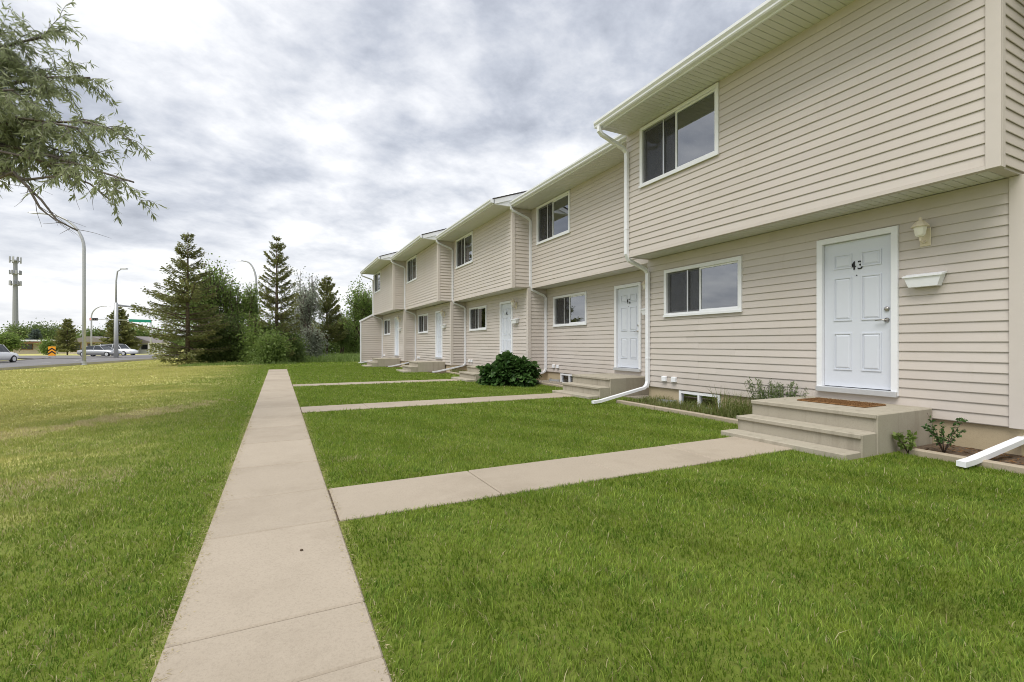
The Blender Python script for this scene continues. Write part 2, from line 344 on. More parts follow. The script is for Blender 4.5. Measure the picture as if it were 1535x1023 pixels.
def loc(px, d):
    """ground point in the direction of image column px, d metres ahead of the camera"""
    l = (px - 767.5) / F * d; return (d * sin(YAW) + l * cos(YAW), d * cos(YAW) - l * sin(YAW))
def ss(a, b, x):
    t = np.clip((np.asarray(x, float) - a) / (b - a), 0, 1); return t * t * (3 - 2 * t)
def zt(x, y):
    x = np.asarray(x, float); y = np.asarray(y, float)
    return -0.30 * ss(2, 13, -x) - 0.22 * ss(13, 24, -x) - 0.35 * ss(60, 160, y)
def ztf(x, y): return float(zt(x, y))

# ------------------------------------------------------------------ ground, road
def ground():
    a = np.concatenate([[-900, -500, -300, -200], np.arange(-150, 151, 2.0), [200, 300, 500, 900]])
    b = np.concatenate([[-500, -200, -100, -60], np.arange(-40, 241, 2.0), [300, 400, 600, 1200]])
    X, Y = np.meshgrid(a, b); Z = zt(X, Y); n = len(a); V = np.stack([X, Y, Z], -1).reshape(-1, 3)
    i, j = np.meshgrid(np.arange(len(b) - 1), np.arange(n - 1), indexing='ij'); k = (i * n + j).ravel()
    T = np.concatenate([np.stack([k, k + 1, k + n + 1], 1), np.stack([k, k + n + 1, k + n], 1)])
    o = np_obj('ground', V, T, M['ground']); tag(o, kind='structure')
    for p in o.data.polygons: p.use_smooth = True
ground()
def strip(name, A, B, mat, dz, nx=8, kind='structure'):
    """sheet between two polylines draped on the terrain"""
    m = MB(); n = len(A); vs = []
    for (a, b) in zip(A, B):
        for i in range(nx + 1):
            t = i / nx; x = a[0] + (b[0] - a[0]) * t; y = a[1] + (b[1] - a[1]) * t; vs.append((x, y, ztf(x, y) + dz))
    fs = [(r * (nx + 1) + i, r * (nx + 1) + i + 1, (r + 1) * (nx + 1) + i + 1, (r + 1) * (nx + 1) + i) for r in range(n - 1) for i in range(nx)]
    o = m.add(vs, fs).build(name, mat); tag(o, kind=kind); return o
def lerp(P, n):
    out = []; seg = len(P) - 1
    for i in range(n + 1):
        t = i / n * seg; k = min(int(t), seg - 1); u = t - k; out.append(tuple(P[k][q] + (P[k + 1][q] - P[k][q]) * u for q in (0, 1)))
    return out
near = [(-27, -20), (-18.6, 19), (-14.4, 37.3), (-10.9, 52.3), (-7.5, 66), (-3, 84)]
far = [(-42, -20), (-31, 19), (-26, 40), (-22.8, 57), (-24.5, 74), (-27, 84)]
NE = lerp(near, 60); FE = lerp(far, 60)
strip('road', NE, FE, M['asphalt'], 0.05, 10)
strip('cross_street', lerp([(-95, 104), (-40, 88), (-24, 72), (-8, 62), (60, 66)], 60), lerp([(-95, 116), (-40, 100), (-24, 92), (-8, 86), (60, 84)], 60), M['asphalt'], 0.085, 10)
def kerb(path, name):
    m = MB(); n = len(path); vs = []
    for i, (x, y) in enumerate(path):
        a = path[max(0, i - 1)]; b = path[min(n - 1, i + 1)]; d = Vector((b[0] - a[0], b[1] - a[1])).normalized(); nx_, ny_ = d.y, -d.x; z = ztf(x, y)
        for (o, h) in ((-0.15, -0.1), (-0.15, 0.14), (0.05, 0.16), (0.05, -0.1)): vs.append((x + nx_ * o, y + ny_ * o, z + h))
    fs = [(i * 4 + j, i * 4 + (j + 1) % 4, i * 4 + 4 + (j + 1) % 4, i * 4 + 4 + j) for i in range(n - 1) for j in range(4)]
    tag(m.add(vs, fs).build(name, M['kerb']), kind='structure')
kerb(NE[:49], 'kerb'); kerb([(x, y) for x, y in FE[:55]], 'kerb')
lm = lerp([tuple((p[q] * 0.55 + r[q] * 0.45) for q in (0, 1)) for p, r in zip(near, far)], 60)
for k in range(12, 46, 3): strip('lane_marking', lm[k:k + 2], [(x - 0.14, y) for x, y in lm[k:k + 2]], M['paint'], 0.062, 1)

# ------------------------------------------------------------------ concrete paths, slab by slab
SX0, SX1 = -0.41, 0.365
def slab(parent, x0, x1, y0, y1, z=0.016, tilt=0.0):
    m = MB().box(-(x1 - x0) / 2, (x1 - x0) / 2, -(y1 - y0) / 2, (y1 - y0) / 2, -0.09, 0, 0.008)
    o = m.build('slab', M['concrete'], parent, ((x0 + x1) / 2, (y0 + y1) / 2, z + random.uniform(-0.002, 0.002)))
    o.rotation_euler = (random.uniform(-tilt, tilt), random.uniform(-tilt, tilt), 0); return o
sw = empty('sidewalk', (0, 0, 0)); tag(sw, kind='structure')
js = [-1.6, -0.45, 0.72, 1.85, 2.29, 3.43, 4.21, 5.25, 6.49]
while js[-1] < 24.6: js.append(js[-1] + 1.17 + random.uniform(-0.04, 0.04))
for a, b in zip(js, js[1:]): slab(sw, SX0, SX1, a + 0.005, b - 0.005, 0.017, 0.0015)
PITCH = 5.68
tag(MB().box(SX0 + 0.01, SX1 - 0.01, js[0], js[-1] - 0.01, -0.1, 0.004).build('path_bed', M['soil']), kind='structure')
UNITS = [('44', 7.95, 2.09), ('43', 7.13, 7.77), ('42', 7.95, 13.45), ('41', 7.27, 19.13), ('40', 6.60, 24.81), ('39', 5.96, 30.49)]
for num, X, YT in UNITS[1:4]:
    yc = YT - 3.96; x1 = X - 1.80; wk = empty('walkway', (0, 0, 0)); tag(wk, kind='structure')
    ya, yb = yc - 0.395, yc + 0.39; n = max(3, round((x1 - SX1) / 1.25)); st = (x1 - SX1) / n
    tag(MB().box(SX1 - 0.008, x1 + 0.02, ya + 0.01, yb - 0.01, -0.1, 0.0045).build('path_bed', M['soil']), kind='structure')
    for i in range(n): slab(wk, SX1 + 0.012 + i * st, SX1 + (i + 1) * st + 0.006, ya, yb, 0.016 if YT < 14 else 0.009, 0.0005)

# ------------------------------------------------------------------ townhouses
Z_SB, Z_OV, Z_SF = 0.32, 3.03, 5.58      # siding bottom, overhang underside, soffit
OV, EV = 0.575, 0.70                     # overhang of upper floor, eave depth
WG = (-2.31, -0.505, 1.78, 2.73)         # ground window   y0 y1 z0 z1
WU = (-2.315, -0.43, 4.365, 5.555)       # upper window
DR = (-4.58, -3.57, 0.555, 2.735)        # door frame
BWIN = (-1.844, -0.88, -0.02, 0.30)      # basement window
_bm = {}
def lap(exp, k=1.0): return [(a * k if b < exp else a, b) for a, b in [(0, 0.010), (-0.014, 0.010), (-0.015, -0.001), (-0.021, -0.001), (-0.0225, 0.005), (-0.016, exp * 0.5), (-0.006, exp + 0.02), (0, exp + 0.02)]]
def board_mesh(ln, exp, axis):
    k = (round(ln, 3), round(exp, 4), axis)
    if k not in _bm:
        pf = lap(exp)
        m = MB()
        if axis == 'y': m.prism(pf, 0, ln, 'y')
        else: m.prism(pf, 0, ln, 'x'); 
        _bm[k] = m.mesh('siding_board', M['siding'])
    return _bm[k]
def siding(parent, y0, y1, z0, z1, x, rows, holes, single, axis='y'):
    """lapped boards on a wall. axis y: wall faces -x at x; axis x: wall faces -y at y=x, running y0..y1 along x"""
    exp = (z1 - z0) / rows; pieces = []
    for r in range(rows):
        za = z0 + r * exp; segs = [(y0, y1)]
        for (h0, h1, hz0, hz1) in holes:
            ov = min(za + exp, hz1) - max(za, hz0)
            if ov > exp * 0.4:
                segs = [q for (a, b) in segs for q in ((a, min(b, h0)), (max(a, h1), b)) if q[1] - q[0] > 0.02]
        for (a, b) in segs:
            if b - a > 3.2:
                c = a + round(random.uniform(0.3, 0.7) * (b - a), 1); pieces += [(a, c + 0.03, za, 0.0), (c, b, za, 0.0022)]
            else: pieces.append((a, b, za, 0.0))
    if single:
        for (a, b, z, pr_) in pieces:
            o = bpy.data.objects.new('siding_board', board_mesh(b - a, exp - 0.0, axis)); o.location = (x - pr_, a, z + pr_ * 0.5 + random.uniform(-0.0014, 0.0014)) if axis == 'y' else (a, x, z); link(o, parent)
    else:
        m = MB()
        for (a, b, z, pr_) in pieces:
            pf = lap(exp, 1.5)
            if axis == 'y': m.prism([(x + q[0], z + q[1]) for q in pf], a, b, 'y')
            else: m.prism([(x + q[0], z + q[1]) for q in pf], a, b, 'x')
        tag(m.build('siding', M['siding'], parent), kind='stuff')
def wall_panel(name, x, y0, y1, z0, z1, holes, parent, mat, th=0.1):
    """backing wall with real openings"""
    m = MB(); ys = sorted({y0, y1, *[h[0] for h in holes], *[h[1] for h in holes]}); zs = sorted({z0, z1, *[max(z0, h[2]) for h in holes], *[min(z1, h[3]) for h in holes]})
    for a, b in zip(ys, ys[1:]):
        for c, d in zip(zs, zs[1:]):
            if any(h[0] <= (a + b) / 2 <= h[1] and h[2] <= (c + d) / 2 <= h[3] for h in holes): continue
            m.box(x, x + th, a, b, c, d)
    return m.build(name, mat, parent)
def frame_boxes(m, x0, x1, y0, y1, z0, z1, wd):
    m.box(x0, x1, y0, y0 + wd, z0, z1); m.box(x0, x1, y1 - wd, y1, z0, z1)
    m.box(x0 + 0.001, x1, y0 + wd, y1 - wd, z0, z0 + wd); m.box(x0 + 0.001, x1, y0 + wd, y1 - wd, z1 - wd, z1); return m
def window(house, x, W, blind=None, curtain=False, screen=True, depth=1.6):
    y0, y1, z0, z1 = W
    fr = frame_boxes(MB(), x - 0.045, x + 0.06, y0, y1, z0, z1, 0.065)
    fr.box(x - 0.06, x - 0.043, y0 - 0.012, y1 + 0.012, z0 - 0.012, z0 + 0.03)
    w = fr.build('window', M['trim'], house); a, b, c, d = y0 + 0.065, y1 - 0.065, z0 + 0.065, z1 - 0.065; ym = (a + b) / 2
    frame_boxes(MB(), x - 0.012, x + 0.03, a + 0.001, ym + 0.02, c + 0.001, d - 0.001, 0.03).build('sash', M['trim'], w)
    frame_boxes(MB(), x + 0.012, x + 0.05, ym - 0.005, b - 0.001, c + 0.001, d - 0.001, 0.03).build('sash', M['trim'], w)
    MB().box(x + 0.006, x + 0.010, a + 0.03, ym - 0.01, c + 0.03, d - 0.03).build('pane', M['glass'], w)
    MB().box(x + 0.028, x + 0.032, ym + 0.025, b - 0.03, c + 0.03, d - 0.03).build('pane', M['glass'], w)
    MB().box(x - 0.006, x + 0.004, ym + 0.36 * (b - ym), ym + 0.36 * (b - ym) + 0.028, c + 0.004, d - 0.004).build('stile', M['alu'], w)
    if screen: MB().box(x - 0.004, x - 0.002, ym + 0.012, b - 0.002, c + 0.002, d - 0.002).build('insect_screen', M['screen'], w)
    r = MB(); q = x + depth          # the room behind
    r.box(x + 0.1, q, y0 - 0.5, y0 - 0.45, z0 - 0.4, z1 + 0.02); r.box(x + 0.1, q, y1 + 0.3, y1 + 0.35, z0 - 0.4, z1 + 0.02)
    r.box(q, q + 0.05, y0 - 0.5, y1 + 0.35, z0 - 0.4, z1 + 0.02); r.box(x + 0.1, q, y0 - 0.45, y1 + 0.3, z0 - 0.45, z0 - 0.4); r.box(x + 0.1, q + 0.05, y0 - 0.5, y1 + 0.35, z1 + 0.02, z1 + 0.022)
    r.build('room', M['room'], w)
    if blind: MB().box(x + 0.062, x + 0.066, ym + 0.03 if blind[1] else a, b, d - blind[0] * (d - c), d + 0.01).build('roller_blind', M['blind'], w)
    if curtain:
        m = MB(); n = 14; pts = []
        for i in range(n): pts.append((x + 0.09 + (0.02 if i % 2 else -0.015), a + 0.02 + i * 0.028))
        for p, p2 in zip(pts, pts[1:]): m.add([(p[0], p[1], c), (p2[0], p2[1], c), (p2[0], p2[1], d), (p[0], p[1], d)], [(0, 1, 2, 3)])
        m.build('curtain', M['curtain'], w)
    return w
def text_mesh(txt, size, ext, mat, name):
    cu = bpy.data.curves.new('t', 'FONT'); cu.body = txt; cu.size = size; cu.extrude = ext; cu.offset = size * 0.004; cu.align_x = 'CENTER'; cu.space_character = 1.12
    t = bpy.data.objects.new('t', cu); C.objects.link(t); dg = bpy.context.evaluated_depsgraph_get(); me = bpy.data.meshes.new_from_object(t.evaluated_get(dg))
    bpy.data.objects.remove(t); me.materials.clear(); me.materials.append(mat); me.name = name; return me
def door(house, x, num):
    y0, y1, z0, z1 = DR; fr = MB(); wd = 0.075
    fr.box(x - 0.05, x + 0.1, y0, y0 + wd, z0, z1); fr.box(x - 0.05, x + 0.1, y1 - wd, y1, z0, z1); fr.box(x - 0.049, x + 0.1, y0 + wd, y1 - wd, z1 - wd, z1)
    f = fr.build('door_frame', M['trim'], house)
    MB().box(x - 0.085, x + 0.1, y0 + 0.002, y1 - 0.002, z0 - 0.02, z0 + 0.055, 0.006).build('threshold', M['alu'], f)
    a, b, c, d = y0 + wd + 0.004, y1 - wd - 0.004, z0 + 0.065, z1 - wd - 0.004; xs = x + 0.012; H = d - c; Wd = b - a
    dr = MB().box(xs, xs + 0.045, a, b, c, d).build('door', M['door'], house)
    for (t0, t1) in ((0.085, 0.185), (0.245, 0.545), (0.63, 0.885)):       # measured from the top
        for (u0, u1) in ((0.15, 0.43), (0.57, 0.85)):
            ya, yb, za, zb = a + u0 * Wd, a + u1 * Wd, d - t1 * H, d - t0 * H; m = MB()
            frame_boxes(m, xs - 0.012, xs + 0.002, ya, yb, za, zb, 0.016)
            i = 0.045; m.add([(xs - 0.001, ya + 0.022, za + 0.022), (xs - 0.001, yb - 0.022, za + 0.022), (xs - 0.001, yb - 0.022, zb - 0.022), (xs - 0.001, ya + 0.022, zb - 0.022),
                (xs - 0.011, ya + i, za + i), (xs - 0.011, yb - i, za + i), (xs - 0.011, yb - i, zb - i), (xs - 0.011, ya + i, zb - i)],
                [(4, 5, 6, 7), (0, 1, 5, 4), (1, 2, 6, 5), (2, 3, 7, 6), (3, 0, 4, 7)])
            m.build('panel', M['door'], dr)
    yk = a + 0.065; zk = c + 0.45 * H
    h = MB().lathe([(0.03, 0), (0.03, -0.012), (0.012, -0.016), (0.012, -0.05)], (xs, yk, zk), 14, 'x'); h.tube([(xs - 0.048, yk - 0.005, zk), (xs - 0.05, yk + 0.05, zk + 0.004), (xs - 0.047, yk + 0.115, zk - 0.006)], [0.011, 0.009, 0.007], 8)
    h.build('handle', M['nickel'], dr, smooth=True)
    MB().lathe([(0.031, 0), (0.031, -0.014), (0.022, -0.024), (0.008, -0.026)], (xs, yk, zk + 0.145), 16, 'x').build('deadbolt', M['nickel'], dr, smooth=True)
    MB().lathe([(0.009, 0), (0.008, -0.006)], (xs, (a + b) / 2, d - 0.235 * H - 0.01), 10, 'x').build('peephole', M['black'], dr)
    if num:
        o = bpy.data.objects.new('door_number', text_mesh(num, 0.165, 0.004, M['black'], 'door_number')); link(o, dr)
        o.location = (xs - 0.006, (a + b) / 2, d - 0.2 * H); o.rotation_euler = (radians(90), 0, radians(-90))
def downspout(house, ext=True, reach=1.5):
    e = -OV - EV - 0.06; p = MB(); y = -0.05
    p.tube([(e, y, Z_SF + 0.04), (e, y, Z_SF - 0.06), (e + 0.07, y, Z_SF - 0.12), (-OV - 0.14, y, Z_SF - 0.30), (-OV - 0.058, y, Z_SF - 0.38), (-OV - 0.058, y, Z_OV + 0.06), (-OV + 0.0, y, Z_OV - 0.06), (-0.13, y, Z_OV - 0.22), (-0.058, y, Z_OV - 0.30), (-0.058, y, 0.42), (-0.10, y, 0.30)], 0.04, 4, rect=(0.03, 0.04))
    d = p.build('downspout', M['gutter'], house)
    if ext:
        MB().tube([(-0.09, y, 0.335), (-0.16, y, 0.285), (-reach + 0.18, y + (0.1 if reach > 1.6 else 0), 0.065), (-reach, y + (0.11 if reach > 1.6 else -0.01), 0.055)], 0.04, 4, rect=(0.027, 0.038)).build('drain_extension', M['gutter'], d)
    for z, x in ((4.9, -OV - 0.058), (3.6, -OV - 0.058), (2.2, -0.058), (0.9, -0.058)): MB().box(x - 0.034, x + 0.036, y - 0.046, y + 0.046, z, z + 0.03).build('strap', M['gutter'], d)
def townhouse(num, X, YT, label, ro, lo, single, blind=None, curtain=False):
    h = empty('townhouse', (X, YT, 0)); tag(h, label, 'townhouse', 'townhouses in the row'); A = -PITCH; DEP = 9.2
    CP = 0.085                              # corner post width
    lw = wall_panel('lower_wall', 0, A, 0, Z_SB - 0.01, Z_OV, [WG, DR], h, M['corner'])
    siding(lw, A + CP, -0.001, Z_SB, Z_OV - 0.045, 0, 23, [WG, DR], single)
    uw = wall_panel('upper_wall', -OV, A, 0, Z_OV, Z_SF, [WU], h, M['corner'])
    siding(uw, A + CP, -0.001, Z_OV + 0.03, Z_SF - 0.02, -OV, 21, [WU], single)
    MB().box(-OV - 0.030, -OV - 0.001, A + CP, -0.001, Z_OV - 0.012, Z_OV + 0.029).build('starter_strip', M['corner'], uw)
    # right-hand side, set back neighbours leave its front edge in view
    sl = MB().box(0.1, DEP, A, A + 0.1, Z_SB - 0.01, Z_OV).build('side_wall', M['corner'], h)
    gab = [(-OV + 0.1, Z_OV + 0.001), (DEP, Z_OV + 0.001), (DEP, Z_SF + 0.02), (4.0, Z_SF + 1.78), (-OV + 0.1, Z_SF + 0.26)]
    su = MB().prism(gab, A, A + 0.1, 'y').build('side_wall', M['corner'], h)
    for (pr, z0, z1, x0, rows) in ((sl, Z_SB, Z_OV - 0.045, CP, 23), (su, Z_OV + 0.03, Z_SF - 0.02, -OV + CP, 21)):
        m = MB(); exp = (z1 - z0) / rows
        for r in range(rows):
            za = z0 + r * exp; prof = [(A + a_, za + b_) for a_, b_ in lap(exp, 1.0 if single else 1.6)]
            if single:
                b = MB().prism([(q[0] - A, q[1] - za) for q in prof], 0, 1.05, 'x'); b.build('siding_board', M['siding'], pr, (x0, A, za))
            else: m.prism(prof, x0, x0 + 1.05, 'x')
        if not single: tag(m.build('siding', M['siding'], pr), kind='stuff')
    MB().box(0.1, DEP, -0.1, 0, Z_SB - 0.01, Z_OV).build('side_wall', M['corner'], h); MB().prism(gab, -0.1, 0, 'y').build('side_wall', M['corner'], h)
    MB().box(DEP, DEP + 0.1, A, 0, -0.1, Z_SF).build('back_wall', M['corner'], h)
    MB().box(-0.034, 0.002, A - 0.034, A + CP, Z_SB - 0.012, Z_OV - 0.002, 0.004).box(0.002, CP, A - 0.034, A, Z_SB - 0.012, Z_OV - 0.002, 0.004).build('corner_post', M['corner'], h)
    MB().box(-OV - 0.034, -OV + 0.002, A - 0.034, A + CP, Z_OV - 0.014, Z_SF - 0.002, 0.004).box(-OV + 0.002, -OV + CP, A - 0.034, A, Z_OV - 0.014, Z_SF - 0.002, 0.004).build('corner_post', M['corner'], h)
    # overhang underside, in ribs
    us = MB().box(-OV + 0.001, 0.0, A + 0.003, -0.003, Z_OV + 0.02, Z_OV + 0.05).build('overhang_soffit', M['soffit'], h)
    n = 56; st = (PITCH - 0.02) / n
    if single:
        rm = MB().box(0, OV - 0.006, 0, st - 0.008, 0, 0.012).mesh('soffit_rib', M['soffit'])
        for i in range(n): o = bpy.data.objects.new('soffit_rib', rm); o.location = (-OV + 0.003, A + 0.01 + i * st, Z_OV + 0.006); link(o, us)
    # foundation
    wall_panel('foundation', 0.02, A, 0, -0.25, Z_SB - 0.012, [BWIN], h, M['foundation'])
    MB().box(0.12, 1.2, A, A + 0.1, -0.25, Z_SB - 0.012).build('foundation', M['foundation'], h)
    y0, y1, z0, z1 = BWIN; fb = MB(); frame_boxes(fb, -0.012, 0.09, y0, y1, z0, z1, 0.05); fb.box(-0.011, 0.09, (y0 + y1) / 2 - 0.02, (y0 + y1) / 2 + 0.02, z0 + 0.05, z1 - 0.05)
    bw = fb.build('basement_window', M['trim'], h)
    for (a, b) in ((y0 + 0.05, (y0 + y1) / 2 - 0.02), ((y0 + y1) / 2 + 0.02, y1 - 0.05)): MB().box(0.03, 0.034, a, b, z0 + 0.05, z1 - 0.05).build('pane', M['glass'], bw)
    MB().box(0.5, 0.52, y0, y1, z0, z1).build('room', M['room'], bw)
    # openings
    window(h, 0, WG, None, curtain); window(h, -OV, WU, blind, curtain)
    door(h, 0, num if num in ('43', '42', '41') else None)
    # electrical covers
    for y in (-0.52, -0.78):
        MB().box(-0.075, -0.018, y - 0.058, y + 0.058, 0.455, 0.56, 0.008).build('outlet_cover', M['white'], h)
    # lantern
    ly, lz = -4.86, 2.52; la = MB().box(-0.035, -0.018, ly - 0.055, ly + 0.055, lz - 0.1, lz + 0.12, 0.006)
    la.tube([(-0.03, ly, lz - 0.04), (-0.09, ly, lz - 0.07), (-0.15, ly, lz - 0.04), (-0.155, ly, lz + 0.01)], 0.014, 8)
    lo_ = la.build('wall_lantern', M['cream'], h)
    MB().lathe([(0.03, 0.0), (0.052, 0.02), (0.062, 0.07), (0.068, 0.12)], (-0.155, ly, lz), 8).build('lantern_glass', M['opal'], lo_)
    MB().lathe([(0.095, 0.118), (0.075, 0.15), (0.04, 0.19), (0.016, 0.2), (0.014, 0.235)], (-0.155, ly, lz), 8).build('lantern_cap', M['cream'], lo_)
    # roof
    ey = -OV - EV; rt = 0.34; z0 = Z_SF + 0.17; XR = 4.0; yr0, yr1 = A - ro, lo; r_ = MB()
    r_.prism([(ey, z0 - 0.03), (XR, z0 - 0.03 + rt * (XR - ey)), (2 * XR - ey, z0 - 0.03), (2 * XR - ey, z0), (XR, z0 + rt * (XR - ey)), (ey, z0)], yr0 + 0.01, yr1 - 0.01, 'y')
    rf = r_.build('roof', M['roofg'], h); sm = MB(); k = 38; stp = (XR - ey) / k
    for i in range(k):
        xa = ey - 0.02 + i * stp; xb = xa + stp * 1.25; za = z0 + rt * (xa - ey) + 0.014; zb = z0 + rt * (xb - ey) + 0.004
        sm.prism([(xa, za), (xb, zb), (xb, zb - 0.006), (xa, za - 0.010)], yr0 - 0.02, yr1 + 0.02, 'y')
    tag(sm.build('shingle_courses', M['shingle'], rf), kind='stuff')
    MB().box(ey, ey + 0.025, yr0, yr1, Z_SF - 0.005, z0 - 0.031).build('fascia', M['trim'], rf)
    g = [(0, 0.0), (-0.07, 0.0), (-0.085, 0.02), (-0.085, 0.045), (-0.115, 0.085), (-0.118, 0.125), (-0.105, 0.125), (-0.103, 0.09), (-0.075, 0.05), (-0.075, 0.02), (-0.065, 0.008), (0, 0.008)]
    gu = MB().prism([(ey - 0.002 + a, Z_SF + 0.025 + b) for a, b in g], yr0, yr1, 'y')
    for yy in (yr0, yr1): gu.box(ey - 0.112, ey - 0.003, yy - 0.004, yy + 0.004, Z_SF + 0.03, Z_SF + 0.135)
    gu.build('gutter', M['gutter'], rf)
    for yy in (yr0, yr1 - 0.022):           # rake boards
        MB().prism([(ey, Z_SF - 0.005), (XR, Z_SF - 0.005 + rt * (XR - ey)), (XR, z0 - 0.032 + rt * (XR - ey)), (ey, z0 - 0.032)], yy, yy + 0.022, 'y').build('rake_board', M['trim'], rf)
    for (yy, on) in ((yr0, ro), (yr1, lo)): # closed underside of the rake
        if on > 0.02:
            a_, b_ = (yy + 0.022, A - 0.024) if yy < -1 else (0.001, yy - 0.022)
            MB().prism([(ey + 0.026, Z_SF + 0.004), (XR, Z_SF + 0.004 + rt * (XR - ey - 0.026)), (XR, Z_SF + 0.012 + rt * (XR - ey - 0.026)), (ey + 0.026, Z_SF + 0.012)], a_, b_, 'y').build('rake_soffit', M['soffit'], rf)
    if ro > 0.02: MB().prism([(ey + 0.027, Z_SF + 0.002), (-OV - 0.001, Z_SF + 0.002), (-OV - 0.001, Z_SF + 0.23), (ey + 0.027, Z_SF + 0.012)], A - ro + 0.03, A + 0.02, 'y').build('eave_return', M['trim'], rf)
    so = MB().box(ey + 0.026, -OV - 0.001, A, 0, Z_SF + 0.012, Z_SF + 0.02).build('eave_soffit', M['soffit'], h)
    if single:
        rm = MB().box(0, EV - 0.032, 0, st - 0.007, 0, 0.010).mesh('soffit_rib', M['soffit'])
        for i in range(n): o = bpy.data.objects.new('soffit_rib', rm); o.location = (ey + 0.028, A + 0.01 + i * st, Z_SF); link(o, so)
    downspout(h, True, 2.02 if num == '44' else 1.5)
    return h
LAB = {'44': ('beige sided townhouse with only its white downspout showing past number 43', 0, 0, False), '43': ('beige sided two storey townhouse with 43 on its white door', 0.06, 0.06, True),
       '42': ('beige sided set-back townhouse with 42 on its white door', 0, 0, True), '41': ('beige townhouse behind the big round leafy bush', 0.10, 0, True),
       '40': ('beige townhouse between the one behind the bush and the end one', 0.10, 0, False), '39': ('beige end townhouse next to the slanted siding wing wall', 0.10, 0.10, False)}
for num, X, YT in UNITS:
    lb, ro, lo, sg = LAB[num]
    townhouse(num, X, YT, lb, ro, lo, sg, {'43': (0.3, False), '42': None, '41': (0.55, False)}.get(num), num in ('43', '42', '40'))
# wing wall closing the row
wx, wy = UNITS[-1][1], UNITS[-1][2]
ww = empty('wing_wall', (wx - 1.38, wy, 0)); tag(ww, 'slanted beige siding wing wall with white edge at the end of the row', 'wing wall')
wm = MB().prism([(0, -0.1), (1.38, -0.1), (1.38, 3.05), (0.75, 3.02), (0, 2.62)], 0.0, 0.14, 'y').build('wall', M['corner'], ww)
m = MB(); ex = 0.118
for r in range(25):
    za = 0.16 + r * ex
    if za + ex > 3.0: break
    xa = 0.0 if za + ex < 2.6 else (za + ex - 2.6) / 0.53
    m.prism([(a_, za + b_) for a_, b_ in lap(ex, 1.6)], min(xa, 1.2) + 0.05, 1.36, 'x')
tag(m.build('siding', M['siding'], wm), kind='stuff')
m = MB().box(-0.03, 0.05, -0.045, 0.01, -0.05, 2.6); m.build('corner_post', M['trim'], ww)
MB().prism([(-0.05, 2.58), (0.75, 3.02), (0.75, 3.12), (-0.05, 2.68)], -0.06, 0.17, 'y').build('sloping_cap', M['trim'], ww)

# ------------------------------------------------------------------ door steps, mats, mail boxes, beds
def steps(X, YT, label):
    s = empty('concrete_steps', (X - 0.024, YT - 4.165, 0)); tag(s, label, 'steps', 'precast steps at the front doors'); hw = 0.765
    MB().box(-1.22, 0, -hw, hw, -0.1, 0.445, 0.012).build('landing', M['steps'], s)
    MB().box(-1.515, -1.222, -hw + 0.002, hw - 0.002, -0.1, 0.25, 0.012).build('step', M['steps'], s)
    MB().box(-1.81, -1.517, -hw + 0.01, hw + 0.03, -0.1, 0.065, 0.01).build('step', M['steps'], s)
    MB().box(-1.545, -1.517, -hw + 0.004, hw - 0.004, 0.20, 0.252, 0.008).build('nosing', M['steps'], s)
    MB().box(-1.248, -1.2205, -hw + 0.002, hw - 0.002, 0.395, 0.447, 0.008).build('nosing', M['steps'], s)
SL = {'43': 'weathered concrete steps with brown mat on top under door 43', '42': 'concrete steps below the door numbered 42', '41': 'concrete steps partly hidden by the leafy bush', '40': 'concrete steps just beyond the leafy bush', '39': 'concrete steps of the end townhouse beside the wing wall'}
ML = {'43': 'white letter box beside the door numbered 43', '42': 'white letter box beside door 42 half behind the downspout', '41': 'white letter box beside the door above the leafy bush', '40': 'white letter box next to the door just past the bush', '39': 'white letter box next to the door of the end townhouse'}
